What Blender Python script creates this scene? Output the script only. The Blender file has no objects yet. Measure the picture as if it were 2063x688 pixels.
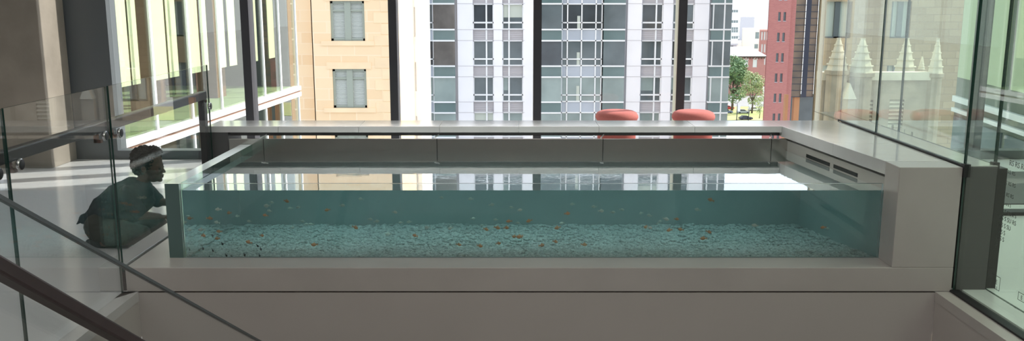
import bpy, bmesh, math, random
from mathutils import Vector, Matrix, noise
C = bpy.context.scene.collection
D = bpy.data
E_ = 1.79                       # eye height above the gallery floor
F_ = 1800.0
TH = math.atan(344.0 / F_)
ct, st = math.cos(TH), math.sin(TH)

# ---------------------------------------------------------------- sight lines (used once, to find real positions)
def ray(x, y):
    r = (x - 1031.5) / F_; u = (344 - y) / F_
    return Vector((r, ct + u * st, -st + u * ct))
def on_z(x, y, zrel):
    d = ray(x, y); t = zrel / d.z
    return Vector((d.x * t, d.y * t, zrel + E_))
def on_x(x, y, X):
    d = ray(x, y); t = X / d.x
    return Vector((X, d.y * t, d.z * t + E_))
def on_y(x, y, Y):
    d = ray(x, y); t = Y / d.y
    return Vector((d.x * t, Y, d.z * t + E_))
def Z(zrel): return zrel + E_

# ---------------------------------------------------------------- materials
def new_mat(name):
    m = D.materials.new(name); m.use_nodes = True
    nt = m.node_tree; nt.nodes.clear()
    out = nt.nodes.new('ShaderNodeOutputMaterial')
    return m, nt, out
def N(nt, t, **kw):
    n = nt.nodes.new(t)
    for k, v in kw.items():
        if k in n.inputs: n.inputs[k].default_value = v
        else: setattr(n, k, v)
    return n
def L(nt, a, b): nt.links.new(a, b)
def col4(c): return (c[0], c[1], c[2], 1)

def mat(name, col, rough=0.5, metal=0.0, spec=0.5, var=0.0, scale=5.0, bump=0.0, bscale=40.0, col2=None, stretch=None):
    m, nt, out = new_mat(name)
    p = N(nt, 'ShaderNodeBsdfPrincipled')
    p.inputs['Base Color'].default_value = col4(col); p.inputs['Roughness'].default_value = rough
    p.inputs['Metallic'].default_value = metal; p.inputs['Specular IOR Level'].default_value = spec
    L(nt, p.outputs[0], out.inputs[0])
    tc = N(nt, 'ShaderNodeTexCoord'); mp = N(nt, 'ShaderNodeMapping')
    L(nt, tc.outputs['Object'], mp.inputs[0])
    if stretch: mp.inputs['Scale'].default_value = stretch
    if var > 0 or col2:
        nz = N(nt, 'ShaderNodeTexNoise'); nz.inputs['Scale'].default_value = scale; nz.inputs['Detail'].default_value = 6
        L(nt, mp.outputs[0], nz.inputs['Vector'])
        rp = N(nt, 'ShaderNodeValToRGB')
        c2 = col2 or tuple(min(1, c * (1 + var)) for c in col)
        c1 = col if col2 else tuple(c * (1 - var) for c in col)
        rp.color_ramp.elements[0].color = col4(c1); rp.color_ramp.elements[1].color = col4(c2)
        rp.color_ramp.elements[0].position = 0.3; rp.color_ramp.elements[1].position = 0.7
        L(nt, nz.outputs['Fac'], rp.inputs[0]); L(nt, rp.outputs[0], p.inputs['Base Color'])
    if bump > 0:
        nb = N(nt, 'ShaderNodeTexNoise'); nb.inputs['Scale'].default_value = bscale; nb.inputs['Detail'].default_value = 4
        L(nt, mp.outputs[0], nb.inputs['Vector'])
        b = N(nt, 'ShaderNodeBump'); b.inputs['Strength'].default_value = bump; b.inputs['Distance'].default_value = 0.01
        L(nt, nb.outputs['Fac'], b.inputs['Height']); L(nt, b.outputs[0], p.inputs['Normal'])
    return m

def brick_mat(name, c1, c2, mortar, bw, bh, ms=0.02, rough=0.8, bump=0.3, side=False, offset=0.5):
    m, nt, out = new_mat(name)
    p = N(nt, 'ShaderNodeBsdfPrincipled'); p.inputs['Roughness'].default_value = rough
    tc = N(nt, 'ShaderNodeTexCoord'); sx = N(nt, 'ShaderNodeSeparateXYZ'); cx = N(nt, 'ShaderNodeCombineXYZ')
    L(nt, tc.outputs['Object'], sx.inputs[0])
    ad = N(nt, 'ShaderNodeMath', operation='ADD')
    L(nt, sx.outputs['X'], ad.inputs[0]); L(nt, sx.outputs['Y'], ad.inputs[1])
    L(nt, ad.outputs[0], cx.inputs['X']); L(nt, sx.outputs['Z'], cx.inputs['Y'])
    b = N(nt, 'ShaderNodeTexBrick'); b.offset = offset
    L(nt, cx.outputs[0], b.inputs['Vector'])
    for k, v in (('Color1', col4(c1)), ('Color2', col4(c2)), ('Mortar', col4(mortar)), ('Scale', 1.0), ('Brick Width', bw), ('Row Height', bh), ('Mortar Size', ms), ('Bias', 0.0)):
        b.inputs[k].default_value = v
    L(nt, b.outputs['Color'], p.inputs['Base Color'])
    bp = N(nt, 'ShaderNodeBump'); bp.inputs['Strength'].default_value = bump; bp.inputs['Distance'].default_value = 0.03; bp.invert = True
    L(nt, b.outputs['Fac'], bp.inputs['Height']); L(nt, bp.outputs[0], p.inputs['Normal'])
    L(nt, p.outputs[0], out.inputs[0])
    return m

def glass_mat(name, tint=(0.95, 0.98, 0.96), f0=0.045, gain=1.0, rough=0.0, refl=(1, 1, 1)):
    """clear sheet glass: straight-through transmission with Schlick reflection"""
    m, nt, out = new_mat(name)
    g = N(nt, 'ShaderNodeNewGeometry')
    dp = N(nt, 'ShaderNodeVectorMath', operation='DOT_PRODUCT')
    L(nt, g.outputs['Incoming'], dp.inputs[0]); L(nt, g.outputs['Normal'], dp.inputs[1])
    ab = N(nt, 'ShaderNodeMath', operation='ABSOLUTE'); L(nt, dp.outputs['Value'], ab.inputs[0])
    om = N(nt, 'ShaderNodeMath', operation='SUBTRACT'); om.inputs[0].default_value = 1; L(nt, ab.outputs[0], om.inputs[1])
    pw = N(nt, 'ShaderNodeMath', operation='POWER'); pw.inputs[1].default_value = 5; L(nt, om.outputs[0], pw.inputs[0])
    ma = N(nt, 'ShaderNodeMath', operation='MULTIPLY_ADD'); ma.inputs[1].default_value = (1 - f0) * gain; ma.inputs[2].default_value = f0 * gain
    L(nt, pw.outputs[0], ma.inputs[0])
    cl = N(nt, 'ShaderNodeClamp'); L(nt, ma.outputs[0], cl.inputs[0])
    tr = N(nt, 'ShaderNodeBsdfTransparent'); tr.inputs[0].default_value = col4(tint)
    gl = N(nt, 'ShaderNodeBsdfGlossy'); gl.inputs['Roughness'].default_value = rough; gl.inputs['Color'].default_value = col4(refl)
    mx = N(nt, 'ShaderNodeMixShader'); L(nt, cl.outputs[0], mx.inputs[0]); L(nt, tr.outputs[0], mx.inputs[1]); L(nt, gl.outputs[0], mx.inputs[2])
    L(nt, mx.outputs[0], out.inputs[0])
    return m

WATER_ABS = (0.20, 0.61, 0.625); WATER_DENS = 0.42; HAZE = 0.22
def water_mat(name, top):
    """front and sides refract; the surface lets light down into the tank and mirrors the windows by Schlick's law"""
    if top:
        m = glass_mat(name, (1, 1, 1), 0.03, gain=1.8)
        nt = m.node_tree
        out = next(n for n in nt.nodes if n.type == 'OUTPUT_MATERIAL'); gl = next(n for n in nt.nodes if n.type == 'BSDF_GLOSSY')
        tc = N(nt, 'ShaderNodeTexCoord'); mp = N(nt, 'ShaderNodeMapping'); mp.inputs['Scale'].default_value = (1.5, 4.0, 1)
        L(nt, tc.outputs['Object'], mp.inputs[0])
        n1 = N(nt, 'ShaderNodeTexNoise'); n1.inputs['Scale'].default_value = 6.0; n1.inputs['Detail'].default_value = 2
        L(nt, mp.outputs[0], n1.inputs['Vector'])
        b = N(nt, 'ShaderNodeBump'); b.inputs['Strength'].default_value = 0.5; b.inputs['Distance'].default_value = RIPPLE
        L(nt, n1.outputs['Fac'], b.inputs['Height']); L(nt, b.outputs[0], gl.inputs['Normal'])
    else:
        m, nt, out = new_mat(name)
        g = N(nt, 'ShaderNodeBsdfGlass'); g.inputs['IOR'].default_value = 1.333; g.inputs['Roughness'].default_value = 0.0
        L(nt, g.outputs[0], out.inputs[0])
    va = N(nt, 'ShaderNodeVolumeAbsorption'); va.inputs['Color'].default_value = col4(WATER_ABS); va.inputs['Density'].default_value = WATER_DENS
    vs_ = N(nt, 'ShaderNodeVolumeScatter'); vs_.inputs['Color'].default_value = (0.75, 0.97, 0.95, 1); vs_.inputs['Density'].default_value = HAZE
    av = N(nt, 'ShaderNodeAddShader'); L(nt, va.outputs[0], av.inputs[0]); L(nt, vs_.outputs[0], av.inputs[1])
    L(nt, av.outputs[0], out.inputs['Volume'])
    return m
RIPPLE = 0.00028
M = {}
M['stone'] = mat('honed_grey_stone', (0.50, 0.47, 0.445), 0.35, var=0.05, scale=3, bump=0.02)
M['coping'] = mat('polished_coping_stone', (0.60, 0.595, 0.595), 0.10, var=0.05, scale=4)
M['bulk'] = mat('painted_bulkhead', (0.50, 0.465, 0.44), 0.6, var=0.02, scale=2)
M['block_dark'] = mat('charcoal_stone', (0.10, 0.098, 0.10), 0.45, var=0.05, scale=4)
M['steel'] = mat('brushed_steel', (0.55, 0.53, 0.50), 0.16, metal=1.0, bump=0.015, bscale=8, stretch=(0.4, 1, 8))
M['black'] = mat('black_void', (0.012, 0.012, 0.014), 0.5)
M['basin'] = mat('basin_render', (0.80, 0.84, 0.82), 0.6, var=0.05, scale=3)
M['gravel'] = mat('pale_gravel', (0.38, 0.40, 0.37), 0.75, col2=(0.90, 0.90, 0.85), scale=55)
M['floor'] = mat('pale_polished_floor', (0.76, 0.765, 0.78), 0.10, var=0.03, scale=1.2)
M['terrazzo'] = mat('pale_terrazzo', (0.78, 0.82, 0.81), 0.25, var=0.03, scale=2)
M['white_strip'] = mat('white_metal_strip', (0.72, 0.75, 0.75), 0.2)
M['wall'] = mat('interior_wall_paint', (0.42, 0.40, 0.38), 0.8)
M['ceil'] = mat('ceiling_paint', (0.6, 0.59, 0.57), 0.85)
M['concrete'] = mat('board_concrete', (0.31, 0.275, 0.235), 0.8, var=0.16, scale=2.2, bump=0.15, bscale=25)
M['grey_metal'] = mat('grey_painted_metal', (0.10, 0.115, 0.125), 0.45, var=0.04, scale=2)
M['mullion'] = mat('dark_mullion', (0.055, 0.055, 0.065), 0.4)
M['rail'] = mat('bronze_rail', (0.045, 0.042, 0.046), 0.35)
M['brown_rail'] = mat('dark_brown_rail', (0.045, 0.03, 0.032), 0.4, var=0.1, scale=15)
M['chrome'] = mat('chrome', (0.6, 0.6, 0.6), 0.12, metal=1.0)
M['copper'] = mat('copper_bracket', (0.14, 0.06, 0.045), 0.35, metal=0.4)
M['glass'] = glass_mat('clear_glass', (0.965, 0.98, 0.98), 0.045)
M['glass_right'] = glass_mat('green_tint_glass', (0.92, 0.965, 0.93), 0.04, gain=0.75)
M['window'] = glass_mat('window_glass', (0.98, 0.99, 0.99), 0.02, gain=0.7)
M['edge'] = mat('glass_edge', (0.02, 0.055, 0.045), 0.15)
M['edge_light'] = mat('polished_glass_edge', (0.30, 0.36, 0.35), 0.15)
M['front_glass'] = glass_mat('tank_glass', (0.97, 0.99, 0.985), 0.03)
M['water_top'] = water_mat('water_surface', True)
M['water_side'] = water_mat('water_side', False)
M['acrylic'] = glass_mat('acrylic', (0.80, 0.92, 0.89), 0.04)
M['acrylic_top'] = mat('acrylic_top_sheen', (0.50, 0.56, 0.56), 0.08, spec=0.8)  # pale base paints the window reflection on the wall's top face
M['acrylic_end'] = mat('polished_acrylic_end', (0.10, 0.17, 0.16), 0.15)
M['red_fabric'] = mat('salmon_fabric', (0.66, 0.20, 0.18), 0.85, var=0.04, scale=60, bump=0.1, bscale=300)
M['stool_base'] = mat('stool_base', (0.50, 0.13, 0.11), 0.85)
M['ink'] = mat('dark_frit_lettering', (0.03, 0.04, 0.04), 0.5)
# outside
M['tan'] = brick_mat('tan_stone', (0.84, 0.60, 0.36), (0.90, 0.69, 0.45), (0.90, 0.70, 0.48), 1.5, 0.62, 0.03)
M['blind_reflected'] = mat('reflected_sage_blind', (0.50, 0.56, 0.38), 0.8)  # dim sage tone paints the blinds reflected in the screens
M['shade_wall'] = mat('shaded_render', (0.16, 0.18, 0.15), 0.8, var=0.1, scale=0.5)  # shade put into this dark wall colour
M['tan_smooth'] = mat('tan_trim', (0.88, 0.66, 0.42), 0.8, var=0.06, scale=1)
M['tan_frame'] = mat('sage_window_frame', (0.33, 0.36, 0.30), 0.5)
M['slat'] = mat('white_slat', (0.70, 0.72, 0.66), 0.6)
M['white_stone'] = mat('white_stone', (0.86, 0.85, 0.82), 0.7, var=0.02, scale=1)
M['pier'] = mat('pale_limestone', (0.82, 0.81, 0.84), 0.6, var=0.04, scale=0.4)
M['louvre'] = mat('louvre_metal', (0.50, 0.48, 0.50), 0.5)
M['white_alu'] = mat('white_aluminium', (0.80, 0.81, 0.82), 0.35)
M['pane_dark'] = mat('dark_pane', (0.045, 0.055, 0.065), 0.08, var=0.35, scale=0.5, spec=0.8)  # noise in this and the next panes paints in reflections
M['pane_mid'] = mat('grey_pane', (0.10, 0.125, 0.135), 0.08, var=0.3, scale=0.4, spec=0.8)
M['pane_light'] = mat('pale_green_pane', (0.24, 0.30, 0.29), 0.1, var=0.2, scale=0.4, spec=0.8)
M['pane_brown'] = mat('brown_pane', (0.09, 0.08, 0.075), 0.08, var=0.4, scale=0.6, spec=0.8)
M['spandrel'] = mat('teal_spandrel_glass', (0.11, 0.17, 0.17), 0.1, var=0.1, scale=0.5, spec=0.8)
M['spandrel_pale'] = mat('pale_spandrel_glass', (0.40, 0.44, 0.50), 0.15, var=0.08, scale=0.5)
M['blind_green'] = mat('pale_green_blind', (0.79, 0.825, 0.70), 0.8)
M['blind_shade'] = mat('office_blind', (0.50, 0.54, 0.48), 0.8)
M['wing_floor'] = mat('green_carpet', (0.30, 0.40, 0.26), 0.8)
M['wing_in'] = mat('dim_interior', (0.10, 0.11, 0.105), 0.8, var=0.2, scale=0.8)
M['wood_col'] = mat('brown_column', (0.20, 0.10, 0.06), 0.7, var=0.15, scale=2)
M['wing_glass'] = glass_mat('facade_glass', (0.93, 0.955, 0.88), 0.06, gain=1.1)
M['red_brick'] = brick_mat('red_brick', (0.46, 0.165, 0.15), (0.52, 0.20, 0.175), (0.52, 0.25, 0.22), 0.5, 0.16, 0.02)  # brick lightened so the colour carries distant haze
M['pink_brick'] = brick_mat('old_red_brick', (0.42, 0.16, 0.13), (0.48, 0.20, 0.16), (0.5, 0.3, 0.26), 0.6, 0.2, 0.03)
M['bronze_glass'] = mat('bronze_glass', (0.05, 0.037, 0.028), 0.08, col2=(0.30, 0.19, 0.11), scale=0.25, spec=0.8)
M['navy'] = mat('navy_panel', (0.02, 0.025, 0.05), 0.3)
M['orange_stone'] = mat('orange_stone', (0.55, 0.26, 0.12), 0.8, var=0.08, scale=0.5)
M['cream'] = mat('cream_render', (0.85, 0.80, 0.70), 0.85)
M['white_far'] = mat('white_haze_render', (0.88, 0.87, 0.88), 0.85)  # distant haze and sun glare put into this white base
M['roof'] = mat('pale_metal_roof', (0.70, 0.72, 0.74), 0.5)
M['far_grey'] = mat('far_grey', (0.66, 0.65, 0.68), 0.85)  # distant haze put into this pale grey
M['leaf'] = mat('green_leaves', (0.10, 0.19, 0.09), 0.7, col2=(0.22, 0.33, 0.15), scale=1.5)  # leaf greens here and below lightened to carry the haze
M['leaf_light'] = mat('yellow_green_leaves', (0.20, 0.28, 0.11), 0.7, col2=(0.46, 0.52, 0.26), scale=1.5)
M['bark'] = mat('bark', (0.10, 0.075, 0.055), 0.9, var=0.2, scale=3)
M['lawn'] = mat('lawn', (0.26, 0.34, 0.10), 0.9, col2=(0.52, 0.46, 0.22), scale=0.06)
M['asphalt'] = mat('asphalt', (0.30, 0.30, 0.30), 0.9, var=0.1, scale=0.1)
M['church'] = mat('church_limestone', (0.62, 0.56, 0.44), 0.85, var=0.14, scale=1.2, bump=0.2, bscale=3)
M['church_wall'] = mat('darker_church_stone', (0.36, 0.30, 0.22), 0.9, var=0.22, scale=1.0, bump=0.2, bscale=3)  # darker tone than the pinnacle stone
M['beige'] = brick_mat('beige_ashlar', (0.34, 0.25, 0.16), (0.42, 0.32, 0.21), (0.30, 0.22, 0.15), 1.4, 0.6, 0.03)
M['church_dark'] = mat('church_louvre', (0.08, 0.08, 0.075), 0.7)
M['tyre'] = mat('tyre', (0.02, 0.02, 0.02), 0.8)
M['car_glass'] = mat('car_glass', (0.03, 0.035, 0.04), 0.08)
for k, c in (('car_red', (0.55, 0.04, 0.05)), ('car_white', (0.75, 0.75, 0.76)), ('car_silver', (0.40, 0.42, 0.45)), ('car_dark', (0.04, 0.045, 0.06)), ('car_blue', (0.12, 0.16, 0.25))):
    M[k] = mat(k, c, 0.25)
M['lamp_metal'] = mat('lamp_metal', (0.05, 0.055, 0.06), 0.5)
M['banner'] = mat('white_banner', (0.8, 0.8, 0.82), 0.8)
# person
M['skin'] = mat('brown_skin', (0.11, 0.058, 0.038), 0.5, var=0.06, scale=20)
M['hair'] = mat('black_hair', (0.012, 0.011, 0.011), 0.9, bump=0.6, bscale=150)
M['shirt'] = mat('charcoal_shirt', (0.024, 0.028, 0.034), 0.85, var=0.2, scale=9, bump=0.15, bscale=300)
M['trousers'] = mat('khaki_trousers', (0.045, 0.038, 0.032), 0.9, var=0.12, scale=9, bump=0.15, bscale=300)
M['shoe'] = mat('dark_shoe', (0.03, 0.03, 0.032), 0.6)
M['eye_white'] = mat('eye_brown', (0.05, 0.035, 0.03), 0.25)
# fish
M['fish_orange'] = mat('orange_fish_scales', (0.85, 0.30, 0.10), 0.4, col2=(0.95, 0.55, 0.32), scale=40)
M['fish_pale'] = mat('pale_fish_scales', (0.80, 0.82, 0.72), 0.4, col2=(0.95, 0.93, 0.85), scale=40)
M['fish_dark'] = mat('dark_fish_scales', (0.03, 0.04, 0.04), 0.4)

# ---------------------------------------------------------------- mesh builder
class MB:
    def __init__(s): s.v = []; s.f = []; s.m = []; s.sm = []
    def add(s, vs, fs, mi=0, smooth=False):
        o = len(s.v); s.v += [tuple(v) for v in vs]
        for f in fs: s.f.append([o + i for i in f]); s.m.append(mi); s.sm.append(smooth)
        return s
    def box(s, x0, x1, y0, y1, z0, z1, mi=0):
        x0, x1 = min(x0, x1), max(x0, x1); y0, y1 = min(y0, y1), max(y0, y1); z0, z1 = min(z0, z1), max(z0, z1)
        vs = [(x0, y0, z0), (x1, y0, z0), (x1, y1, z0), (x0, y1, z0), (x0, y0, z1), (x1, y0, z1), (x1, y1, z1), (x0, y1, z1)]
        return s.add(vs, [(3, 2, 1, 0), (4, 5, 6, 7), (0, 1, 5, 4), (1, 2, 6, 5), (2, 3, 7, 6), (3, 0, 4, 7)], mi)
    def sbox(s, x0, x1, y0, y1, z0, z1, mi=0):
        """block whose flanks run along the viewing direction of the street"""
        k = y1 / y0
        return s.prism([(x0, y0), (x1, y0), (x1 * k, y1), (x0 * k, y1)], z0, z1, mi)
    def obox(s, c, ax, ay, az, mi=0):
        """oriented box: centre and three half-axis vectors"""
        c, ax, ay, az = Vector(c), Vector(ax), Vector(ay), Vector(az)
        vs = [c + ax * i + ay * j + az * k for k in (-1, 1) for (i, j) in ((-1, -1), (1, -1), (1, 1), (-1, 1))]
        return s.add(vs, [(3, 2, 1, 0), (4, 5, 6, 7), (0, 1, 5, 4), (1, 2, 6, 5), (2, 3, 7, 6), (3, 0, 4, 7)], mi)
    def prism(s, pts, z0, z1, mi=0):
        n = len(pts)
        vs = [(p[0], p[1], z0) for p in pts] + [(p[0], p[1], z1) for p in pts]
        return s.add(vs, [tuple(range(n - 1, -1, -1)), tuple(range(n, 2 * n))] + [(i, (i + 1) % n, n + (i + 1) % n, n + i) for i in range(n)], mi)
    def lathe(s, prof, c=(0, 0, 0), n=32, mi=0, smooth=True):
        vs = []; fs = []
        for r, z in prof:
            for k in range(n):
                a = 2 * math.pi * k / n; vs.append((c[0] + r * math.cos(a), c[1] + r * math.sin(a), c[2] + z))
        for i in range(len(prof) - 1):
            for k in range(n):
                k2 = (k + 1) % n; fs.append((i * n + k, i * n + k2, (i + 1) * n + k2, (i + 1) * n + k))
        fs.append(tuple(range(n - 1, -1, -1))); fs.append(tuple((len(prof) - 1) * n + k for k in range(n)))
        return s.add(vs, fs, mi, smooth)
    def tube(s, pts, rads, n=10, mi=0, smooth=True):
        pts = [Vector(p) for p in pts]
        if not isinstance(rads, (list, tuple)): rads = [rads] * len(pts)
        vs = []; fs = []
        up = Vector((0.13, 0.31, 0.94))
        for i, p in enumerate(pts):
            d = (pts[min(i + 1, len(pts) - 1)] - pts[max(i - 1, 0)]).normalized()
            a = d.cross(up)
            if a.length < 1e-4: a = d.cross(Vector((1, 0, 0)))
            a.normalize(); b = d.cross(a)
            for k in range(n):
                t = 2 * math.pi * k / n; vs.append(p + (a * math.cos(t) + b * math.sin(t)) * rads[i])
        for i in range(len(pts) - 1):
            for k in range(n):
                k2 = (k + 1) % n; fs.append((i * n + k, i * n + k2, (i + 1) * n + k2, (i + 1) * n + k))
        fs.append(tuple(range(n - 1, -1, -1))); fs.append(tuple((len(pts) - 1) * n + k for k in range(n)))
        return s.add(vs, fs, mi, smooth)
    def ell(s, c, r, rot=None, nu=16, nv=10, mi=0):
        vs = []; fs = []; c = Vector(c)
        R = rot or Matrix.Identity(3)
        vs.append(c + R @ Vector((0, 0, -r[2])))
        for j in range(1, nv):
            ph = -math.pi / 2 + math.pi * j / nv
            for k in range(nu):
                a = 2 * math.pi * k / nu
                vs.append(c + R @ Vector((r[0] * math.cos(ph) * math.cos(a), r[1] * math.cos(ph) * math.sin(a), r[2] * math.sin(ph))))
        vs.append(c + R @ Vector((0, 0, r[2])))
        top = len(vs) - 1
        for k in range(nu): fs.append((0, 1 + (k + 1) % nu, 1 + k))
        for j in range(nv - 2):
            for k in range(nu):
                a = 1 + j * nu + k; b = 1 + j * nu + (k + 1) % nu; fs.append((a, b, b + nu, a + nu))
        for k in range(nu): fs.append((top, 1 + (nv - 2) * nu + k, 1 + (nv - 2) * nu + (k + 1) % nu))
        return s.add(vs, fs, mi, True)
    def cap(s, p0, r0, p1, r1, n=14):
        """tapered capsule"""
        p0, p1 = Vector(p0), Vector(p1)
        s.tube([p0.lerp(p1, t) for t in (0, .25, .5, .75, 1)], [r0 + (r1 - r0) * t for t in (0, .25, .5, .75, 1)], n)
        s.ell(p0, (r0, r0, r0), nu=14, nv=10); s.ell(p1, (r1, r1, r1), nu=14, nv=10)
        return s
    def wall_holes(s, x0, x1, z0, z1, y, holes, depth, mi=0):
        """wall face at y (facing -Y) with rectangular openings and reveals going back by depth"""
        xs = sorted(set([x0, x1] + [h[0] for h in holes] + [h[1] for h in holes])); zs = sorted(set([z0, z1] + [h[2] for h in holes] + [h[3] for h in holes]))
        xs = [v for v in xs if x0 <= v <= x1]; zs = [v for v in zs if z0 <= v <= z1]
        for i in range(len(xs) - 1):
            for j in range(len(zs) - 1):
                cx, cz = (xs[i] + xs[i + 1]) / 2, (zs[j] + zs[j + 1]) / 2
                if any(h[0] < cx < h[1] and h[2] < cz < h[3] for h in holes): continue
                s.add([(xs[i], y, zs[j]), (xs[i + 1], y, zs[j]), (xs[i + 1], y, zs[j + 1]), (xs[i], y, zs[j + 1])], [(0, 1, 2, 3)], mi)
        for a, b, c, d in holes:
            for q in ([(a, c), (a, d)], [(b, d), (b, c)], [(a, d), (b, d)], [(b, c), (a, c)]):
                (p, r), (p2, r2) = q
                s.add([(p, y, r), (p2, y, r2), (p2, y + depth, r2), (p, y + depth, r)], [(0, 1, 2, 3)], mi)
        return s
    def build(s, name, mats, parent=None, bevel=0.0, loc=None, auto=False):
        me = D.meshes.new(name)
        me.from_pydata(s.v, [], s.f)
        if not isinstance(mats, (list, tuple)): mats = [mats]
        for m_ in mats: me.materials.append(m_)
        me.polygons.foreach_set('material_index', s.m); me.polygons.foreach_set('use_smooth', s.sm)
        me.update()
        bm = bmesh.new(); bm.from_mesh(me); bmesh.ops.remove_doubles(bm, verts=bm.verts, dist=1e-5) if auto else None
        bmesh.ops.recalc_face_normals(bm, faces=bm.faces); bm.to_mesh(me); bm.free()
        o = D.objects.new(name, me); C.objects.link(o)
        if bevel > 0:
            b = o.modifiers.new('bevel', 'BEVEL'); b.width = bevel; b.segments = 2; b.limit_method = 'ANGLE'
        if parent is not None:
            o.parent = parent; o.location = -world_loc(parent)
        if loc is not None: o.location = loc
        return o
def world_loc(o):
    v = Vector(o.location); p = o.parent
    while p is not None: v += Vector(p.location); p = p.parent
    return v
def tag(o, label, cat, group=None, kind=None):
    o['label'] = label; o['category'] = cat
    if group: o['group'] = group
    if kind: o['kind'] = kind
    return o
def thing(name, label, cat, loc=(0, 0, 0), group=None):
    o = D.objects.new(name, None); o.empty_display_size = 0.1; C.objects.link(o); o.location = loc
    return tag(o, label, cat, group)
def struct(o, label=None, cat=None):
    o['kind'] = 'structure'
    if label: o['label'] = label; o['category'] = cat
    return o
def copy_tree(o, loc, label=None):
    c = o.copy(); C.objects.link(c); c.location = loc
    if label: c['label'] = label
    for ch in [x for x in D.objects if x.parent == o]:
        d = ch.copy(); C.objects.link(d); d.parent = c
        for g in [x for x in D.objects if x.parent == ch]:
            e = g.copy(); C.objects.link(e); e.parent = d
    return c
def text_mesh(name, s, size, mat_, parent, origin, xdir, updir, ext=0.0004):
    cu = D.curves.new(name, 'FONT'); cu.body = s; cu.size = size; cu.extrude = ext
    t = D.objects.new(name + '_src', cu); C.objects.link(t)
    dg = bpy.context.evaluated_depsgraph_get(); dg.update()
    me = D.meshes.new_from_object(t.evaluated_get(dg))
    D.objects.remove(t); D.curves.remove(cu)
    xd = Vector(xdir).normalized(); ud = Vector(updir).normalized(); nd = xd.cross(ud)
    me.transform(Matrix(((xd.x, ud.x, nd.x, origin[0]), (xd.y, ud.y, nd.y, origin[1]), (xd.z, ud.z, nd.z, origin[2]), (0, 0, 0, 1))))
    me.materials.clear(); me.materials.append(mat_)
    o = D.objects.new(name, me); C.objects.link(o)
    o.parent = parent; o.location = -world_loc(parent)
    return o
def glass_sheet(name, x0, x1, y0, y1, z0, z1, mg, me_, parent=None):
    """sheet of glass: big faces clear, thin side faces the edge colour; thin axis found from the sizes"""
    b = MB().box(x0, x1, y0, y1, z0, z1)
    dx, dy, dz = abs(x1 - x0), abs(y1 - y0), abs(z1 - z0)
    big = (3, 5) if dx <= min(dy, dz) else ((2, 4) if dy <= min(dx, dz) else (0, 1))
    for i in range(6): b.m[i] = 0 if i in big else 1
    return b.build(name, [mg, me_], parent)

# ================================================================ ROOM SHELL
RX = 2.76                                     # first right-hand glass
WY = 10.1                                     # window wall
struct(MB().prism([(-9, -5), (-2.425, -5), (-2.425, 5.2), (-2.30, 5.40), (2.60, 5.40), (2.98, 5.40), (2.98, WY), (-9, WY)], -0.3, 0).build('floor', M['floor']), 'pale polished stone gallery floor around the tank', 'floor')
struct(MB().box(2.985, 9, -5, WY, -0.3, 0).build('floor_right', M['terrazzo']), 'pale terrazzo floor beyond the lettered glass', 'floor')
struct(MB().box(3.0, 9, 7.33, 7.46, 0.0, 0.03).build('trim_dark', M['black']))
struct(MB().box(3.0, 9, 7.50, 7.66, 0.0, 0.02).build('trim_white', M['white_strip']))
struct(MB().box(3.0, 9, 7.74, 9.25, 0.0, 0.012).build('trim_grey', M['block_dark']))
struct(MB().box(-2.425, -2.331, -3, 5.333, -0.06, 0.0).build('trim_left', M['coping']))
struct(MB().box(2.64, 2.80, -3, 5.333, -0.06, 0.0).build('trim_right', M['stone']))
struct(MB().box(2.82, 2.98, -3, 5.36, -0.06, 0.004).build('trim_strip', M['white_strip']))
struct(MB().box(-2.405, -2.333, -3, 5.333, -3.2, -0.062).build('wall_left_fascia', M['bulk']))
struct(MB().box(2.645, 2.96, -3, 5.333, -3.2, -0.062).build('wall_right_fascia', M['bulk']))
struct(MB().box(-2.333, 2.645, 5.335, 5.39, -3.2, -0.008).build('wall_front', M['bulk']), 'plain grey bulkhead below the tank', 'wall')
struct(MB().box(-3.5, 3.5, -3, 5.6, -3.4, -3.2).build('floor_lower', M['floor']))
struct(MB().box(-9, 9, -5, WY + 0.3, 4.2, 4.5).build('ceiling', M['ceil']))
struct(MB().box(-9, 9, -5.3, -5, -3.4, 4.2).build('wall_back', M['wall']))
struct(MB().box(-9.3, -9, -5, WY, -0.3, 4.2).build('wall_left', M['wall']))
struct(MB().box(9, 9.3, -5, WY, -0.3, 4.2).build('wall_right', M['wall']))
# left concrete column and the grey panel beside it
struct(MB().box(-7.6, -4.965, 9.49, 10.05, 0.0, 4.2).build('wall_column', M['concrete'], bevel=0.008), 'raw concrete column on the left by the window wall', 'column')
struct(MB().box(-5.02, -4.50, 10.06, 10.3, 0.0, 4.2).build('wall_panel', M['grey_metal']), 'dark grey metal panel beside the concrete column', 'panel')
struct(MB().box(-9.0, -5.02, 10.1, 10.3, 0.0, 4.2).build('wall_window_side', M['wall']))
# window wall: one sash of glass per bay, with the mullion on its right
bays = [(-4.50, -2.97), (-2.97, -1.33), (-1.33, 0.285), (0.285, 1.90), (1.90, 5.3), (5.3, 7.0), (7.0, 9.0)]
WL = ['window bay beside the grey metal panel, facing the green blinds', 'window bay facing the tan stone tower', 'window bay between the tan tower and the middle mullion', 'window bay behind the left red stool facing the offices', 'wide window bay behind the right red stool facing the street']
for i, (a, b) in enumerate(bays):
    w = struct(MB().box(a, b, WY + 0.05, WY + 0.056, 0.1, 4.2).build('window_%d' % (i + 1), M['window']), WL[i], 'window') if i < 5 else struct(MB().box(a, b, WY + 0.05, WY + 0.056, 0.1, 4.2).build('window_%d' % (i + 1), M['window']))
    MB().box(a, b, WY - 0.05, WY + 0.12, 0.0, 0.10).build('sill', M['grey_metal'], w)
    if b < 8.9:
        fr = MB().box(b - 0.045, b + 0.045, WY - 0.04, WY + 0.16, 0.0, 4.2)
        fr.build('mullion', M['mullion'], w)
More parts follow.
